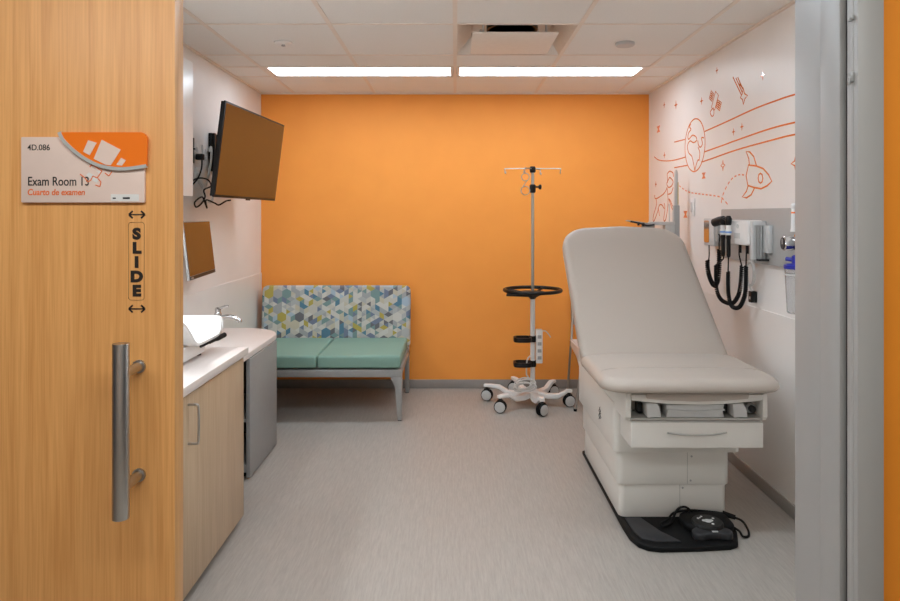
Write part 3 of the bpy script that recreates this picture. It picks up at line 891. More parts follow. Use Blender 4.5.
b = new()
torus(b, (PX - 0.068, PY - 0.1, 1.795), 0.030, 0.0035, 'y', 24, 8); torus(b, (PX - 0.068, PY - 0.1, 1.69), 0.034, 0.0035, 'y', 24, 8)
tube(b, [(PX - 0.052, PY - 0.1, 1.772), (PX - 0.088, PY - 0.1, 1.722)], 0.0035, 8); tube(b, [(PX - 0.068, PY - 0.1, 1.822), (PX - 0.072, PY - 0.104, 1.834)], 0.0035, 8)
put('hook_rings', b, 'steel', iv)
# lower loops, power strip, cable
for z in (0.52, 0.325):
    b = new()
    lp = rrect(PX - 0.145, PX - 0.018, PY - 0.075, PY + 0.045, 0.04, 5)
    for k in range(len(lp)):
        pass
    tube(b, [(x, y, z) for x, y in lp], 0.009, 8, closed=True)
    o2 = rrect(PX - 0.152, PX - 0.012, PY - 0.082, PY + 0.052, 0.045, 5); i2 = rrect(PX - 0.138, PX - 0.024, PY - 0.068, PY + 0.038, 0.035, 5)
    for k in range(len(o2)):
        l = (k + 1) % len(o2)
        prism(b, [o2[k], o2[l], i2[l], i2[k]], 'z', z - 0.017, z + 0.017)
    lathe(b, [(0.028, z - 0.024), (0.028, z + 0.024)], (PX, PY, 0), n=16)
    put('cord_loop', b, 'black_plastic', iv)
b = new(); box(b, PX + 0.024, PX + 0.076, PY - 0.03, PY + 0.03, 0.33, 0.595)
ps = put('power_strip', b, 'white_plastic', iv, bev=0.006)
for z in (0.375, 0.43, 0.485, 0.54):
    b = new(); box(b, PX + 0.036, PX + 0.066, PY - 0.0325, PY - 0.029, z - 0.013, z + 0.013); put('outlet', b, 'mid_grey', ps, bev=0.001)
b = new(); tube(b, smooth_path([(PX + 0.06, PY - 0.02, 0.58), (PX + 0.10, PY - 0.03, 0.585), (PX + 0.14, PY - 0.02, 0.535)], 5), 0.004, 8)
put('strip_cord', b, 'cable_white', ps)
b = new()
pth = [Vector(p) for p in smooth_path([(PX - 0.02, PY - 0.05, 0.40), (PX - 0.05, PY - 0.055, 0.36), (PX - 0.055, PY - 0.055, 0.25)], 6)]
for i in range(6 * 18):
    a = 2 * pi * i / 18
    k = i / 18
    R_ = 0.062 + 0.010 * sin(k * 2.1)
    tl = 0.9 + 0.3 * sin(k)
    pth.append(Vector((PX - 0.075 + 0.016 * cos(k * 1.7) + R_ * 1.1 * sin(a + 0.5), PY - 0.055 - 0.014 * k - R_ * 0.5 * sin(a), 0.172 + 0.012 * sin(k * 2.6) + R_ * 0.75 * cos(a) * sin(tl))))
tube(b, pth, 0.006, 6)
put('coiled_cable', b, 'cable_white', iv)

# ------------------------------------------------------------------ side chair mostly behind the examination table
ch = thing('side_chair', 'white shell side chair with slim steel legs behind the examination table', 'chair', (1.22, 5.3, 0))
b = new(); prism(b, [(0.985, 5.58), (0.995, 5.02), (1.03, 4.98), (1.44, 4.98), (1.47, 5.02), (1.46, 5.58)], 'z', 0.425, 0.45); put('seat', b, 'white_plastic', ch, bev=0.008, seg=3)
b = new(); prism(b, [(5.60, 0.44), (5.02, 0.45), (5.0, 0.42), (5.05, 0.34), (5.12, 0.28), (5.30, 0.36), (5.58, 0.40)], 'x', 0.975, 0.992); put('side_apron', b, 'white_plastic', ch, bev=0.003)
b = new(); tube(b, [(0.99, 5.60, 0.44), (1.01, 5.665, 0.62), (1.02, 5.68, 0.80)], 0.010, 10); tube(b, [(1.46, 5.60, 0.44), (1.45, 5.665, 0.62), (1.44, 5.68, 0.80)], 0.010, 10); put('back_upright', b, 'steel', ch)
b = new(); prism(b, rrect(1.0, 1.46, 0.55, 0.82, 0.05, 5), 'y', 5.672, 5.69); put('backrest', b, 'mid_grey', ch, bev=0.005)
for pts in ([(0.968, 5.02, 0.40), (0.945, 5.03, 0.2), (0.92, 5.04, 0.0)], [(0.98, 5.56, 0.44), (0.97, 5.60, 0.2), (0.96, 5.62, 0.0)], [(1.45, 5.02, 0.43), (1.48, 5.04, 0.0)], [(1.45, 5.55, 0.43), (1.47, 5.62, 0.0)]):
    b = new(); tube(b, pts, 0.0095, 10); lg = put('leg', b, 'steel', ch)
    b = new(); p = pts[-1]; cyl(b, (p[0], p[1], 0), (p[0], p[1], 0.018), 0.013, 10); put('foot_cap', b, 'black_rubber', lg)

# ------------------------------------------------------------------ examination table
ex = thing('examination_table', 'powered examination table with beige padded seat and raised back on white base', 'examination table', (1.09, 3.55, 0))
b = new()
flp = [(0.797, 4.13), (0.797, 3.13), (0.803, 3.03), (0.825, 2.965), (0.86, 2.935), (0.915, 2.922), (1.09, 2.93), (1.235, 2.945), (1.275, 2.965), (1.292, 3.01), (1.315, 3.07), (1.33, 3.18), (1.335, 3.25), (1.335, 4.13)]
prism(b, flp, 'z', 0.0, 0.026); put('floor_plate', b, 'black_rubber', ex, bev=0.008, seg=3)
b = new(); prism(b, [(0.825, 3.20), (0.83, 3.06), (0.85, 2.99), (0.90, 2.965), (1.02, 2.965), (0.955, 3.06), (0.90, 3.20)], 'z', 0.024, 0.034); put('tread_pad', b, 'dark_grey', ex, bev=0.004)
b = new(); prism(b, rrect(0.803, 1.328, 3.22, 4.10, 0.03, 5), 'z', 0.022, 0.186); put('lower_shroud', b, 'table_white', ex, bev=0.003)
b = new(); prism(b, rrect(0.793, 1.338, 3.21, 4.11, 0.03, 5), 'z', 0.186, 0.37); put('middle_shroud', b, 'table_white', ex, bev=0.003)
b = new(); prism(b, rrect(0.772, 1.385, 3.195, 4.13, 0.03, 5), 'z', 0.348, 0.585); put('upper_shroud', b, 'table_white', ex, bev=0.003)
b = new()
for x, z0, z1 in ((1.132, 0.192, 0.344), (1.098, 0.03, 0.182)):
    y = 3.209 if z0 > 0.1 else 3.219
    box(b, x - 0.001, x + 0.001, y - 0.0006, y + 0.002, z0, z1)
put('panel_joint', b, 'table_grey', ex, flat=True)
for x, y, z in ((1.152, 3.209, 0.325), (1.147, 3.209, 0.208), (1.112, 3.219, 0.168), (1.112, 3.219, 0.06)):
    b = new(); lathe(b, [(0.005, 0.0), (0.005, -0.002), (0.003, -0.003)], (x, y, z), axis='y', n=10); put('screw', b, 'mid_grey', ex)
b = new()
for i, (yy, zz, ln) in enumerate(((3.50, 0.48, 0.035), (3.515, 0.465, 0.03), (3.49, 0.45, 0.03), (3.52, 0.44, 0.022))):
    tube(b, smooth_path([(0.7705, yy, zz), (0.7705, yy + ln * 0.4, zz - 0.012), (0.7705, yy - ln * 0.3, zz - 0.02), (0.7705, yy + ln * 0.3, zz - 0.03)], 4), 0.0018, 6)
put('side_emblem', b, 'dark_grey', ex)
# upper frame with front cavity
b = new()
prism(b, [(4.14, 0.56), (3.02, 0.56), (3.0, 0.58), (3.0, 0.688), (4.14, 0.688)], 'x', 0.776, 0.802)
put('side_frame', b, 'table_white', ex, bev=0.004)
b = new()
prism(b, [(4.14, 0.56), (3.02, 0.56), (3.0, 0.58), (3.0, 0.688), (4.14, 0.688)], 'x', 1.402, 1.424)
put('side_frame', b, 'table_white', ex, bev=0.004)
b = new(); box(b, 0.80, 1.404, 3.11, 4.12, 0.582, 0.686); box(b, 0.80, 1.404, 3.01, 3.12, 0.562, 0.572); put('cavity_back', b, 'table_grey', ex)
b = new(); prism(b, [(0.803, 0.684), (1.401, 0.684), (1.401, 0.657), (1.345, 0.650), (1.22, 0.640), (1.10, 0.637), (0.98, 0.640), (0.86, 0.650), (0.803, 0.657)], 'y', 2.995, 3.05); put('step_lip', b, 'table_white', ex, bev=0.004)
b = new(); prism(b, [(0.865, 0.690), (1.335, 0.690), (1.33, 0.666), (1.22, 0.657), (1.10, 0.654), (0.98, 0.657), (0.87, 0.666)], 'y', 2.985, 3.04); put('foot_extension_pad', b, 'vinyl', ex, bev=0.004)
for s, x in ((1, 0.872), (-1, 1.266)):
    b = new()
    prism(b, [(x, 0.640), (x + 0.05, 0.642), (x + 0.063, 0.62), (x + 0.068, 0.578), (x + 0.004, 0.576)] if s > 0 else [(x - 0.0, 0.640), (x + 0.048, 0.642), (x + 0.062, 0.615), (x + 0.068, 0.578), (x + 0.004, 0.576)], 'y', 3.0, 3.10)
    st = put('stirrup_end', b, 'light_grey', ex, bev=0.005)
    b = new(); box(b, x - 0.024, x - 0.002, 3.06, 3.11, 0.583, 0.628); put('stirrup_slot', b, 'black_plastic', st)
b = new(); prism(b, [(0.968, 0.630), (1.235, 0.632), (1.228, 0.598), (1.235, 0.572), (0.968, 0.572), (0.975, 0.598)], 'y', 3.02, 3.11); prism(b, [(0.972, 0.612), (1.10, 0.603), (1.232, 0.614), (1.234, 0.606), (1.10, 0.594), (0.97, 0.604)], 'y', 3.008, 3.03); put('drain_tray', b, 'light_grey', ex, bev=0.004)
b = new(); lathe(b, [(0.024, 0.0), (0.024, -0.05), (0.018, -0.055)], (1.374, 3.11, 0.603), axis='y', n=20); kn = put('pivot_knob', b, 'mid_grey', ex)
b = new(); lathe(b, [(0.016, -0.05), (0.016, -0.07), (0.010, -0.075)], (1.374, 3.11, 0.603), axis='y', n=18); put('knob_cap', b, 'black_plastic', kn)
# drawer
b = new(); box(b, 0.800, 1.402, 2.995, 3.195, 0.440, 0.556); dr = put('drawer', b, 'table_white', ex, bev=0.004)
b = new(); tube(b, smooth_path([(0.965, 2.994, 0.510), (1.03, 2.990, 0.504), (1.10, 2.989, 0.502), (1.17, 2.990, 0.504), (1.235, 2.994, 0.512)], 6), 0.0045, 8); put('drawer_pull', b, 'table_grey', dr)
# padded shapes: the outline grows and shrinks through a list of (inset, height) rings
def pillow(bm, outline, rings):
    prev = None
    for g, z in rings:
        ring = [bm.verts.new((p[0], p[1], z)) for p in outline(g)]
        if prev is None:
            bm.faces.new(ring[::-1])
        else:
            n = len(ring)
            for k in range(n):
                bm.faces.new((prev[k], prev[(k + 1) % n], ring[(k + 1) % n], ring[k]))
        prev = ring
    bm.faces.new(prev)
def seat_outline(g):
    return rrect(0.662 + g, 1.482 - g, 2.925 + g, 3.50 - min(g, 0.03), (0.11 - g * 0.6, 0.11 - g * 0.6, 0.035, 0.035), 10)
def rolled(z0, z1, r):
    out = [(0.022, z0), (0.006, z0 + 0.006), (0.0, z0 + 0.016)]
    n = 8
    for k in range(n + 1):
        a = k / n * pi / 2
        out.append((r * (1 - cos(a)), z1 - 0.006 - r * 0.8 + r * 0.8 * sin(a)))
    return out + [(r + 0.03, z1 - 0.003), (r + 0.08, z1)]
b = new(); pillow(b, seat_outline, rolled(0.702, 0.770, 0.048)); put('seat_cushion', b, 'vinyl', ex, ang=70)
b = new(); tube(b, smooth_path([(0.672, 3.07, 0.742), (0.688, 3.11, 0.759), (0.72, 3.135, 0.7655), (0.80, 3.146, 0.769), (1.06, 3.15, 0.770), (1.34, 3.146, 0.769), (1.425, 3.135, 0.7655), (1.458, 3.11, 0.759), (1.475, 3.07, 0.742)], 6), 0.0024, 8); put('seat_seam', b, 'vinyl', ex)
# raised back
ANG = math.atan2(0.655, 0.62)
LEN = 0.955
BX = Matrix.Translation((1.068, 3.49, 0.756)) @ Matrix.Rotation(ANG, 4, 'X')
def back_outline(g=0.0):
    rx, ry = 0.19 - g * 0.5, 0.16 - g * 0.5
    lx, rgt, top = -0.402 + g, 0.352 - g, LEN - g
    o = [(-0.39 + g, 0.0), (0.395 - g, 0.0)]
    for k in range(13):
        a = k / 12 * pi / 2
        o.append((rgt - rx + rx * cos(a) ** 0.9, top - 0.012 - ry + ry * sin(a) ** 0.9))
    o.append(((lx + rgt) / 2, top))
    for k in range(12, -1, -1):
        a = k / 12 * pi / 2
        o.append((lx + rx - rx * cos(a) ** 0.9, top - 0.012 - ry + ry * sin(a) ** 0.9))
    return o
b = new(); pillow(b, back_outline, rolled(-0.085, 0.0, 0.045)); put('back_cushion', b, 'vinyl', ex, ang=70, xf=BX)
b = new(); prism(b, back_outline(0.008), 'z', -0.118, -0.084); put('back_shell', b, 'table_white', ex, bev=0.006, xf=BX)
b = new(); prism(b, [(3.62, 0.688), (4.05, 0.688), (4.13, 1.12), (4.06, 1.12)], 'x', 0.95, 1.18); put('back_lift', b, 'table_grey', ex, bev=0.01)

# foot control on the floor plate
fc = thing('foot_control', 'black foot control with round pad and cord on the table floor plate', 'foot control', (1.165, 3.06, 0.026))
b = new()
pts = smooth_path([(1.085, 3.02, 0), (1.088, 2.985, 0), (1.118, 2.972, 0), (1.155, 2.984, 0), (1.18, 2.987, 0), (1.205, 2.984, 0), (1.24, 2.974, 0), (1.262, 2.99, 0), (1.262, 3.025, 0), (1.22, 3.05, 0), (1.17, 3.055, 0), (1.12, 3.05, 0)], 4, closed=True)
prism(b, [(p.x, p.y) for p in pts], 'z', 0.0262, 0.060); put('pedal', b, 'dark_grey', fc, bev=0.008, seg=3)
b = new(); prism(b, rrect(1.075, 1.305, 3.04, 3.205, 0.05, 5), 'z', 0.0262, 0.062); put('housing', b, 'black_rubber', fc, bev=0.012, seg=3)
b = new(); lathe(b, [(0.072, 0.030), (0.072, 0.066), (0.066, 0.074), (0.02, 0.075)], (1.178, 3.075, 0)); disc = put('round_pad', b, 'black_plastic', fc)
b = new()
for ox, oy, r_ in ((0, 0, 0.017), (-0.016, 0.004, 0.010), (0.016, 0.004, 0.010), (-0.036, 0.026, 0.006), (0.034, 0.026, 0.006), (0.012, -0.03, 0.006), (-0.014, 0.045, 0.005), (-0.024, 0.034, 0.004)):
    lathe(b, [(r_, 0.0745), (r_, 0.0765)], (1.178 + ox, 3.07 + oy, 0), n=14)
put('pictogram', b, 'white_plastic', disc)
b = new(); box(b, 1.170, 1.196, 2.992, 3.003, 0.059, 0.0612); put('small_print', b, 'light_grey', fc)
b = new()
tube(b, smooth_path([(1.15, 3.195, 0.06), (1.12, 3.20, 0.082), (1.085, 3.195, 0.078), (1.06, 3.18, 0.055), (1.03, 3.14, 0.036), (0.985, 3.09, 0.040), (0.968, 3.09, 0.040), (0.975, 3.12, 0.040), (1.02, 3.16, 0.04), (1.06, 3.195, 0.055), (1.13, 3.205, 0.064), (1.24, 3.203, 0.058), (1.30, 3.19, 0.054), (1.345, 3.17, 0.045), (1.37, 3.14, 0.04), (1.378, 3.10, 0.020), (1.365, 3.065, 0.007), (1.335, 3.055, 0.010), (1.325, 3.075, 0.026), (1.295, 3.10, 0.040)], 8), 0.0055, 8)
put('cord', b, 'black_rubber', fc)
b = new(); tube(b, [(1.295, 3.192, 0.055), (1.348, 3.168, 0.046)], [0.014, 0.011], 10); put('strain_relief', b, 'black_rubber', fc)

# ------------------------------------------------------------------ standing scale with height rod
hs = thing('height_scale', 'tall grey weighing scale with height rod standing between table and mural wall', 'scale', (1.52, 4.75, 0))
b = new(); prism(b, rrect(1.30, 1.65, 4.55, 5.02, 0.02, 4), 'z', 0.0, 0.05); put('platform', b, 'dark_grey', hs, bev=0.004)
b = new(); box(b, 1.572, 1.614, 4.73, 4.77, 0.05, 1.57); put('column', b, 'mid_grey', hs, bev=0.005)
b = new(); prism(b, [(1.58, 1.56), (1.605, 1.56), (1.603, 1.80), (1.597, 1.825), (1.588, 1.825), (1.582, 1.80)], 'y', 4.735, 4.765); rod = put('measuring_rod', b, 'light_grey', hs, bev=0.003)
b = new(); box(b, 1.5995, 1.6055, 4.7335, 4.736, 1.575, 1.735); put('graduated_strip', b, 'yellow', rod)
b = new(); box(b, 1.40, 1.575, 4.71, 4.79, 1.428, 1.452); box(b, 1.505, 1.575, 4.72, 4.78, 1.37, 1.43); put('display_arm', b, 'light_grey', hs, bev=0.005)
b = new(); prism(b, [(1.345, 1.400), (1.43, 1.405), (1.43, 1.435), (1.36, 1.44)], 'y', 4.715, 4.785); prism(b, [(1.235, 1.458), (1.255, 1.462), (1.40, 1.440), (1.42, 1.425), (1.30, 1.442)], 'y', 4.70, 4.80); put('display_head', b, 'mid_grey', hs, bev=0.003)
b = new(); tube(b, smooth_path([(1.25, 4.69, 1.455), (1.32, 4.69, 1.44), (1.37, 4.69, 1.425), (1.42, 4.695, 1.432)], 5), 0.006, 8); box(b, 1.30, 1.315, 4.692, 4.70, 1.425, 1.45); box(b, 1.335, 1.35, 4.692, 4.70, 1.42, 1.445); put('keypad_trim', b, 'dark_grey', hs)
b = new(); tube(b, [(1.565, 4.80, 1.36), (1.565, 4.82, 1.58)], 0.004, 8); put('handle_rod', b, 'light_grey', hs)

# ------------------------------------------------------------------ right wall: equipment
t, X0, s = plate('light_switch', 4.66, 1.555, 'white light switch plate on the mural wall between scale and wall panel', 'switch', 'r', 0.10, 0.125)
b = new(); box(b, X0 - 0.010, X0 - 0.006, 4.645, 4.675, 1.52, 1.59); put('rocker', b, 'light_grey', t, bev=0.001)

b = new(); prism(b, rrect(2.75, 4.10, 1.236, 1.535, 0.012, 4), 'x', 1.655, XR)
tag(put('equipment_panel', b, 'mid_grey', bev=0.002), 'flat grey backing panel on the white mural wall carrying medical instruments', 'panel')
PXW = 1.655
dg_ = thing('diagnostic_set', 'white wall-mounted diagnostic set with black coiled cords on the grey panel', 'diagnostic set', (1.61, 3.7, 1.26))
b = new(); prism(b, rrect(3.535, 3.80, 1.335, 1.472, 0.016, 4), 'x', 1.570, PXW); put('transformer_body', b, 'white_plastic', dg_, bev=0.008, seg=3)
b = new(); cyl(b, (1.5665, 3.66, 1.437), (1.572, 3.66, 1.437), 0.012, 14); put('power_button', b, 'light_grey', dg_)
b = new(); box(b, 1.5685, 1.571, 3.63, 3.70, 1.37, 1.40); put('data_plate', b, 'light_grey', dg_)
b = new(); box(b, 1.580, PXW, 3.50, 3.535, 1.262, 1.468)
put('speculum_dispenser', b, 'light_grey', dg_, bev=0.004)
b = new()
for k in range(4):
    x = 1.592 + k * 0.016
    tube(b, [(x, 3.494, 1.268), (x, 3.494, 1.445)], 0.0055, 10)
put('speculum_tube', b, 'mid_grey', dg_)
b = new(); box(b, 1.60, PXW, 3.47, 3.498, 1.256, 1.266); put('dispenser_sill', b, 'dark_grey', dg_)
b = new(); box(b, 1.632, PXW, 3.43, 3.50, 1.30, 1.445); put('dispenser_side', b, 'light_grey', dg_, bev=0.003)
# handles: (y, x) hanging at the far end of the body
b = new(); prism(b, rrect(3.802, 3.93, 1.37, 1.452, 0.01, 3), 'x', 1.58, PXW); put('cradle', b, 'light_grey', dg_, bev=0.004)
for hy, head in ((3.80, 'round'), (3.725, 'cone')):
    hx = 1.546
    b = new(); lathe(b, [(0.009, 1.262), (0.0115, 1.275), (0.0115, 1.36), (0.0135, 1.372), (0.0125, 1.386)], (hx, hy, 0), n=16)
    hd = put('instrument_handle', b, 'black_plastic', dg_)
    b = new(); lathe(b, [(0.0125, 1.386), (0.0165, 1.392), (0.0165, 1.416), (0.012, 1.422), (0.0125, 1.446)], (hx, hy, 0), n=16); put('handle_collar', b, 'white_plastic', hd)
    b = new(); lathe(b, [(0.0172, 1.398), (0.0172, 1.408)], (hx, hy, 0), n=16); put('blue_band', b, 'pale_blue', hd)
    b = new()
    if head == 'round':
        lathe(b, [(0.014, 1.442), (0.019, 1.452), (0.021, 1.476), (0.014, 1.490)], (hx, hy, 0), n=16)
        tube(b, [(hx - 0.02, hy + 0.075, 1.455), (hx - 0.005, hy + 0.02, 1.468), (hx, hy - 0.01, 1.480)], [0.025, 0.026, 0.016], 16)
    else:
        lathe(b, [(0.013, 1.442), (0.017, 1.452), (0.019, 1.478), (0.010, 1.496)], (hx, hy, 0), n=16)
        tube(b, [(hx, hy, 1.472), (hx - 0.02, hy + 0.035, 1.484)], [0.014, 0.006], 12)
    put('instrument_head', b, 'black_plastic', hd)
def coil(bm, path, R, r, turns, k=8):
    P = smooth_path(path, 14)
    d = [0.0]
    for a, c in zip(P, P[1:]):
        d.append(d[-1] + (c - a).length)
    N = turns * k
    pts = []
    up = Vector((1, 0, 0))
    for i in range(N + 1):
        q = d[-1] * i / N
        j = 0
        while j < len(d) - 2 and d[j + 1] < q:
            j += 1
        f = (q - d[j]) / max(1e-9, d[j + 1] - d[j])
        p = P[j].lerp(P[j + 1], f)
        tg = (P[j + 1] - P[j]).normalized()
        s_ = tg.cross(up).normalized(); u_ = s_.cross(tg).normalized()
        a = 2 * pi * i / k
        pts.append(p + R * (cos(a) * s_ + sin(a) * u_))
    tube(bm, pts, r, 6)
for (hy, pth, out_) in ((3.80, [(1.555, 3.93, 1.202), (1.558, 3.925, 1.06), (1.562, 3.86, 1.002), (1.568, 3.74, 0.998), (1.572, 3.674, 1.037), (1.576, 3.643, 1.095), (1.58, 3.63, 1.219)], 3.664),
                        (3.725, [(1.55, 3.74, 1.178), (1.552, 3.74, 1.052), (1.555, 3.70, 0.988), (1.562, 3.62, 0.995), (1.57, 3.57, 1.065), (1.575, 3.57, 1.131), (1.58, 3.578, 1.222)], 3.575)):
    b = new()
    tube(b, smooth_path([(1.546, hy, 1.265), (1.546, hy + 0.002, 1.245)] + [pth[0]], 5), 0.004, 8)
    tube(b, smooth_path([pth[-1], (1.58, out_, 1.28), (1.585, out_ + 0.005, 1.34)], 5), 0.004, 8)
    coil(b, pth, 0.0082, 0.0046, 54)
    put('coiled_cord', b, 'black_rubber', dg_)
b = new()
for yy in (3.664, 3.575):
    cyl(b, (1.585, yy, 1.29), (1.585, yy, 1.338), 0.008, 10)
put('cord_socket', b, 'black_rubber', dg_)

th = thing('thermometer_unit', 'grey thermometer unit with shiny face and coiled cord beside the diagnostic set', 'thermometer', (1.62, 4.18, 1.30))
b = new(); prism(b, rrect(4.104, 4.27, 1.305, 1.478, 0.010, 3), 'x', 1.610, XR); put('housing', b, 'light_grey', th, bev=0.005)
b = new(); prism(b, rrect(4.172, 4.255, 1.325, 1.465, 0.012, 3), 'x', 1.6075, 1.611); put('glossy_face', b, 'chrome', th)
b = new(); box(b, 1.618, PXW - 0.0005, 4.06, 4.105, 1.34, 1.45); put('probe_well', b, 'mid_grey', th, bev=0.003)
b = new(); tube(b, smooth_path([(1.60, 4.15, 1.31), (1.60, 4.148, 1.25), (1.598, 4.155, 1.205)], 5), 0.004, 8)
coil(b, [(1.598, 4.17, 1.215), (1.598, 4.165, 1.15), (1.60, 4.12, 1.09), (1.602, 4.07, 1.065), (1.603, 4.02, 1.10), (1.605, 4.005, 1.18), (1.606, 4.005, 1.29)], 0.0105, 0.005, 36)
tube(b, smooth_path([(1.606, 4.005, 1.29), (1.607, 4.01, 1.33), (1.62, 4.03, 1.37), (1.625, 4.06, 1.38)], 5), 0.004, 8)
put('coiled_cord', b, 'black_rubber', th)

t = thing('power_adapter', 'small black power adapter plugged into the white wall under the grey panel', 'power adapter', (1.66, 3.67, 1.01))
b = new(); prism(b, rrect(3.662, 3.70, 1.012, 1.075, 0.006, 3), 'x', 1.646, XR + 0.0004); put('adapter_body', b, 'black_plastic', t, bev=0.004)
b = new(); box(b, 1.645, 1.6465, 3.672, 3.687, 1.03, 1.045); put('adapter_label', b, 'light_grey', t)
b = new()
tube(b, smooth_path([(1.655, 3.675, 1.074), (1.65, 3.70, 1.11), (1.65, 3.72, 1.15), (1.648, 3.74, 1.2), (1.648, 3.70, 1.24), (1.648, 3.66, 1.235), (1.648, 3.64, 1.18), (1.65, 3.66, 1.12), (1.65, 3.71, 1.11), (1.65, 3.74, 1.15), (1.65, 3.72, 1.22), (1.652, 3.66, 1.25)], 7), 0.005, 8)
tube(b, smooth_path([(1.652, 3.66, 1.25), (1.645, 3.62, 1.21), (1.645, 3.62, 1.14), (1.648, 3.68, 1.105), (1.648, 3.75, 1.14), (1.648, 3.73, 1.21), (1.65, 3.65, 1.248)], 7), 0.005, 8)
put('coiled_cable', b, 'cable_white', t)

sr = thing('suction_regulator', 'chrome suction regulator with coloured flow tube on the grey panel by the doorway', 'suction regulator', (1.63, 3.24, 1.3))
b = new(); tube(b, [(1.653, 3.11, 1.366), (1.62, 3.11, 1.366), (1.595, 3.11, 1.366)], 0.022, 16); lathe(b, [(0.032, 1.335), (0.032, 1.41)], (1.62, 3.08, 0), n=18); put('body', b, 'chrome', sr, bev=0.002)
GX_ = Matrix.Translation((1.59, 3.11, 1.366)) @ Matrix.Rotation(radians(82), 4, 'Z')
b = new(); lathe(b, [(0.030, 0.04), (0.035, 0.035), (0.035, 0.0), (0.03, -0.01), (0.012, -0.02)], (0, 0, 0), axis='y', n=24); gb = put('gauge', b, 'chrome', sr, xf=GX_)
b = new(); lathe(b, [(0.028, 0.041), (0.028, 0.043)], (0, 0, 0), axis='y', n=24); gf = put('gauge_face', b, 'dark_grey', gb, xf=GX_)
b = new(); box(b, -0.002, 0.002, 0.0425, 0.0445, -0.004, 0.022); put('gauge_needle', b, 'white_plastic', gf, xf=GX_)
b = new(); lathe(b, [(0.014, 1.42), (0.011, 1.44), (0.009, 1.53), (0.013, 1.535), (0.013, 1.55), (0.006, 1.556)], (1.625, 3.165, 0), n=14); ft = put('flow_tube', b, 'white_plastic', sr)
b = new(); lathe(b, [(0.0095, 1.455), (0.0095, 1.475)], (1.625, 3.165, 0), n=14); put('green_band', b, 'green', ft)
b = new(); lathe(b, [(0.0095, 1.49), (0.0095, 1.515)], (1.625, 3.165, 0), n=14); put('orange_band', b, 'sign_orange', ft)
sc_ = thing('suction_canister', 'clear suction canister with blue lid hanging on the wall below the regulator', 'canister', (1.615, 3.17, 1.04))
b = new(); lathe(b, [(0.044, 1.045), (0.050, 1.05), (0.060, 1.255), (0.057, 1.255), (0.047, 1.055), (0.01, 1.052)], (1.586, 3.04, 0), n=28); put('jar', b, 'clear', sc_)
b = new(); lathe(b, [(0.063, 1.252), (0.064, 1.268), (0.052, 1.274), (0.03, 1.276), (0.03, 1.31), (0.022, 1.315)], (1.586, 3.04, 0), n=24); box(b, 1.555, 1.58, 3.04, 3.115, 1.256, 1.268); cyl(b, (1.58, 3.05, 1.29), (1.55, 3.085, 1.295), 0.010, 10); put('lid', b, 'blue_plastic', sc_)
b = new(); box(b, 1.643, XR + 0.0004, 3.00, 3.08, 1.18, 1.2345); torus(b, (1.586, 3.04, 1.225), 0.0615, 0.003, n=28, k=6); put('holder_ring', b, 'light_grey', sc_)

# ------------------------------------------------------------------ mural stickers on the right wall, (y, z) on the wall plane
D0, D1 = XR - 0.0012, XR + 0.0004
MW = 0.009
GR = 'orange line stickers of the space mural'
def sticker(name, lines, label, cat, w=MW, group=GR, m='decal_orange'):
    b = new()
    for pts, closed, sm in lines:
        p = [(q[0], q[1], 0) for q in pts]
        if sm:
            p = smooth_path(p, 6, closed)
        ribbon(b, [(q[0], q[1]) for q in p], w, D0, D1, closed)
    return tag(put(name, b, m, flat=True), label, cat, group)
circ = [(4.619 + 0.184 * cos(a) * 1.05, 1.989 + 0.184 * sin(a)) for a in [2 * pi * k / 48 for k in range(48)]]
sticker('globe_sticker', [(circ, True, False),
    ([(4.693, 2.149), (4.719, 2.131), (4.69, 2.11), (4.733, 2.092), (4.752, 2.066), (4.733, 2.044), (4.659, 2.064), (4.589, 2.042), (4.582, 2.018), (4.64, 2.01), (4.711, 2.029), (4.76, 1.999), (4.738, 1.949), (4.674, 1.915), (4.639, 1.861), (4.615, 1.811)], False, True),
    ([(4.449, 2.021), (4.49, 2.025), (4.473, 1.983), (4.514, 1.964), (4.547, 1.986), (4.559, 2.015)], False, True),
    ([(4.552, 1.968), (4.522, 1.929), (4.532, 1.879), (4.555, 1.88), (4.591, 1.848), (4.615, 1.811)], False, True)],
    'orange outlined globe sticker on the white mural wall', 'wall sticker')
sticker('orbit_line_sticker', [([(5.048, 2.058), (4.815, 2.052)], False, False), ([(4.43, 2.062), (4.076, 2.077), (3.711, 2.095), (3.464, 2.098), (3.274, 2.096), (3.0, 2.080)], False, True)], 'topmost of the three long orange lines crossing behind the globe', 'wall sticker')
sticker('orbit_line_sticker', [([(5.552, 1.99), (5.435, 1.954), (5.242, 1.93), (5.032, 1.92), (4.80, 1.922)], False, True), ([(4.435, 1.925), (4.102, 1.938), (3.978, 1.944), (3.553, 1.959), (3.276, 1.958), (3.0, 1.946)], False, True)], 'middle of the three long orange lines crossing behind the globe', 'wall sticker')
sticker('orbit_line_sticker', [([(5.048, 1.862), (4.764, 1.859)], False, False), ([(4.495, 1.861), (4.342, 1.867), (3.932, 1.888), (3.486, 1.897), (3.276, 1.898), (3.0, 1.886)], False, True)], 'lowest of the three long orange lines crossing behind the globe', 'wall sticker')
sb, s1, s2 = [(4.247, 2.297), (4.2, 2.263), (4.263, 2.179), (4.316, 2.204)], [(4.32, 2.315), (4.275, 2.285), (4.308, 2.243), (4.354, 2.269)], [(4.21, 2.235), (4.153, 2.208), (4.183, 2.163), (4.239, 2.193)]
lines = [(sb, True, False), (s1, True, False), (s2, True, False), ([(4.286, 2.192), (4.275, 2.155), (4.308, 2.145), (4.335, 2.178)], True, True), ([(4.286, 2.192), (4.29, 2.20)], False, False)]
def mixp(a, c, f):
    return (a[0] + (c[0] - a[0]) * f, a[1] + (c[1] - a[1]) * f)
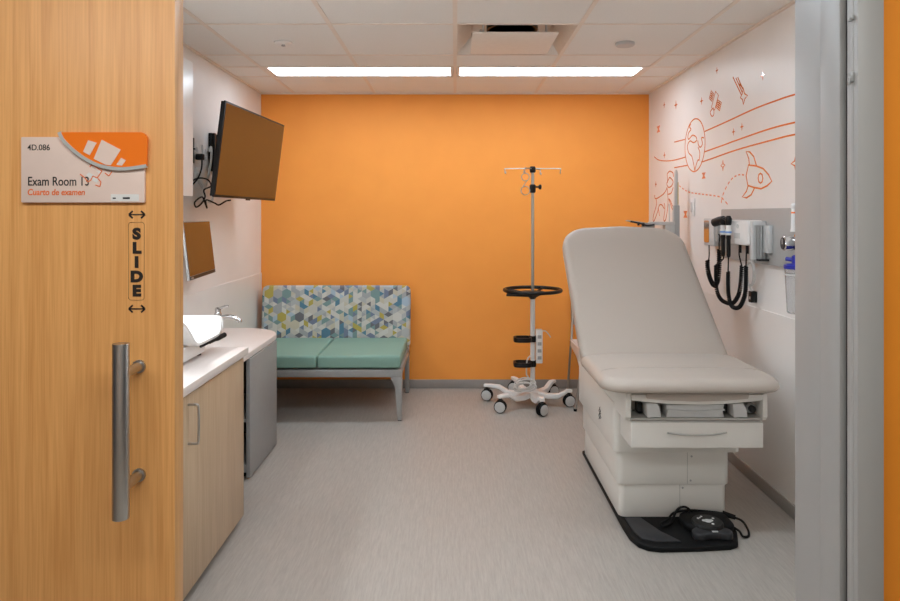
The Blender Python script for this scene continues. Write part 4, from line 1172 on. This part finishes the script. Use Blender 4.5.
for q in (s1, s2):
    for f in (0.25, 0.5, 0.75):
        lines.append(([mixp(q[0], q[3], f), mixp(q[1], q[2], f)], False, False)); 
    lines.append(([mixp(q[0], q[1], 0.5), mixp(q[3], q[2], 0.5)], False, False))
sticker('satellite_sticker', lines, 'small orange satellite outline with two panels above the globe', 'wall sticker', 0.0075)
sticker('comet_sticker', [([(3.84, 2.24), (3.823, 2.204), (3.782, 2.185), (3.818, 2.174), (3.838, 2.144), (3.85, 2.175), (3.879, 2.19), (3.852, 2.21)], True, False), ([(3.982, 2.334), (3.867, 2.207)], False, False), ([(3.94, 2.319), (3.854, 2.219)], False, False), ([(3.915, 2.318), (3.848, 2.238)], False, False), ([(3.894, 2.274), (3.84, 2.237)], False, False)], 'orange shooting star with streaked tail high on the mural wall', 'wall sticker', 0.008)
sticker('rocket_sticker', [([(3.771, 1.786), (3.671, 1.773), (3.592, 1.753), (3.53, 1.716), (3.494, 1.679), (3.546, 1.657), (3.616, 1.644), (3.704, 1.655), (3.78, 1.67), (3.802, 1.726)], True, False), ([(3.759, 1.785), (3.767, 1.822), (3.802, 1.867), (3.754, 1.859), (3.704, 1.828), (3.671, 1.774)], False, False), ([(3.776, 1.667), (3.797, 1.637), (3.854, 1.605), (3.797, 1.599), (3.736, 1.615), (3.695, 1.652)], False, False), ([(3.623, 1.729), (3.603, 1.72), (3.595, 1.701), (3.603, 1.682), (3.623, 1.675), (3.643, 1.684), (3.651, 1.704), (3.643, 1.723)], True, False)], 'orange outlined rocket with porthole and two fins on the mural wall', 'wall sticker', 0.0095)
sticker('dog_sticker', [([(5.205, 1.755), (5.211, 1.802), (5.211, 1.826), (5.15, 1.842), (5.077, 1.823), (5.068, 1.794)], False, True), ([(5.15, 1.793), (5.077, 1.76), (5.106, 1.728), (5.18, 1.717), (5.226, 1.748), (5.18, 1.78)], True, True), ([(5.217, 1.718), (5.257, 1.69), (5.336, 1.663), (5.502, 1.636), (5.543, 1.653), (5.536, 1.667)], False, True),
    ([(5.502, 1.636), (5.495, 1.584), (5.571, 1.501), (5.588, 1.453), (5.553, 1.454), (5.468, 1.522), (5.418, 1.578), (5.352, 1.582), (5.289, 1.551)], False, True), ([(5.451, 1.558), (5.424, 1.521), (5.414, 1.491)], False, True), ([(5.289, 1.596), (5.273, 1.541), (5.304, 1.461), (5.257, 1.461), (5.211, 1.54), (5.196, 1.619), (5.217, 1.718)], False, True), ([(5.18, 1.628), (5.085, 1.539), (5.08, 1.559), (5.135, 1.608), (5.18, 1.628)], False, True), ([(5.196, 1.663), (5.121, 1.671), (5.074, 1.712)], False, True)],
    'orange line drawing of a standing dog on the mural wall near the orange corner', 'wall sticker', 0.0095)
def dashes(name, pts, label, on, off):
    P = smooth_path([(q[0], q[1], 0) for q in pts], 12)
    d = [0.0]
    for a, c in zip(P, P[1:]):
        d.append(d[-1] + (c - a).length)
    def at(q):
        j = 0
        while j < len(d) - 2 and d[j + 1] < q:
            j += 1
        return P[j].lerp(P[j + 1], (q - d[j]) / max(1e-9, d[j + 1] - d[j]))
    mid = at(d[-1] / 2)
    t = thing(name, label, 'wall sticker', (XR, mid.x, mid.y), GR)
    q = 0.0
    while q + on < d[-1]:
        a, m_, c = at(q), at(q + on / 2), at(q + on)
        b = new(); ribbon(b, [(a.x, a.y), (m_.x, m_.y), (c.x, c.y)], 0.0085, D0, D1); q += on + off
        put('dash', b, 'dash_orange', t, flat=True)
dashes('dashed_trail_sticker', [(3.83, 1.732), (3.867, 1.737), (3.922, 1.736), (3.984, 1.724), (4.036, 1.701), (4.085, 1.668), (4.133, 1.624), (4.157, 1.578), (4.172, 1.536)], 'curved dashed orange trail behind the rocket tail', 0.026, 0.026)
dashes('dotted_trail_sticker', [(4.934, 1.719), (4.809, 1.681), (4.679, 1.658), (4.461, 1.64), (4.26, 1.624), (4.167, 1.613), (4.116, 1.594), (4.055, 1.563)], 'dotted orange trail running from the height rod towards the rocket', 0.034, 0.032)
def star_pts(y, z, h, wf=1.1, k=0.42):
    out = []
    for i in range(8):
        a = pi / 2 + i * pi / 4
        r = (h if i % 4 == 0 else h * wf) if i % 2 == 0 else h * k * 0.75
        out.append((y + r * cos(a), z + r * sin(a)))
    return out
stars = [(5.29, 2.384, 0.0257, 'upper small orange star nearest the orange wall corner'), (5.01, 2.337, 0.035, 'larger of two orange stars side by side near the orange corner'),
         (4.488, 2.277, 0.0272, 'small orange star between the globe top and the satellite'), (5.285, 1.98, 0.0273, 'small orange star just above the start of the middle orbit line'),
         (4.226, 2.427, 0.0218, 'small orange star closest to the ceiling above the satellite'), (3.974, 2.002, 0.0229, 'lower orange star of the pair between the top and middle orbit lines'),
         (3.858, 2.017, 0.0234, 'upper orange star of the pair between the top and middle orbit lines'), (5.511, 1.757, 0.0268, 'small orange star above the back of the dog drawing'),
         (3.596, 2.261, 0.026, 'shining star sticker above the doorway end of the top orbit line')]
for y, z, h, lb in stars:
    b = new(); prism(b, star_pts(y, z, h), 'x', D0, D1); tag(put('star_sticker', b, 'decal_orange', flat=True), lb, 'wall sticker', 'filled star stickers')
for y, z, h, lb in ((4.131, 1.811, 0.0326, 'small hollow orange star between globe and rocket'), (3.247, 1.756, 0.0468, 'large hollow orange star half hidden by the door frame')):
    sticker('hollow_star_sticker', [(star_pts(y, z, h, 1.0, 0.46), True, False)], lb, 'wall sticker', 0.008, 'hollow star stickers')
for y, z, h, lb in ((5.44, 2.209, 0.0264, 'hourglass shaped orange mark above the left end of the orbit lines'), (4.45, 1.766, 0.0203, 'hourglass shaped orange mark just below the globe'), (4.803, 1.505, 0.0248, 'hourglass shaped orange mark below the light switch, beside the scale column')):
    b = new(); prism(b, [(y - h * 1.7, z + h), (y + h * 1.7, z + h), (y + h * 0.5, z), (y + h * 1.7, z - h), (y - h * 1.7, z - h), (y - h * 0.5, z)], 'x', D0, D1)
    tag(put('hourglass_sticker', b, 'dash_orange', flat=True), lb, 'wall sticker', 'hourglass stickers')

# ------------------------------------------------------------------ world, camera, view
wd = bpy.data.worlds.new('World')
SC.world = wd
wd.use_nodes = True
wd.node_tree.nodes['Background'].inputs['Color'].default_value = (0.9, 0.92, 1.0, 1)
wd.node_tree.nodes['Background'].inputs['Strength'].default_value = 0.05
cd = bpy.data.cameras.new('camera')
cam = bpy.data.objects.new('camera', cd)
COL.objects.link(cam)
cam.location = (0, 0, 1.5)
cam.rotation_euler = (pi / 2, 0, 0)
cd.sensor_width = 36
cd.lens = 659 / 900 * 36
cd.shift_x = -5 / 900
cd.shift_y = -85.5 / 900
cd.clip_start = 0.05
SC.camera = cam
SC.view_settings.view_transform = 'Standard'
SC.view_settings.look = 'None'
SC.view_settings.gamma = 1
SC.view_settings.use_curve_mapping = False
SC.view_settings.exposure = 0.05
SC.cycles.use_denoising = True
SC.cycles.max_bounces = 10
SC.cycles.diffuse_bounces = 6
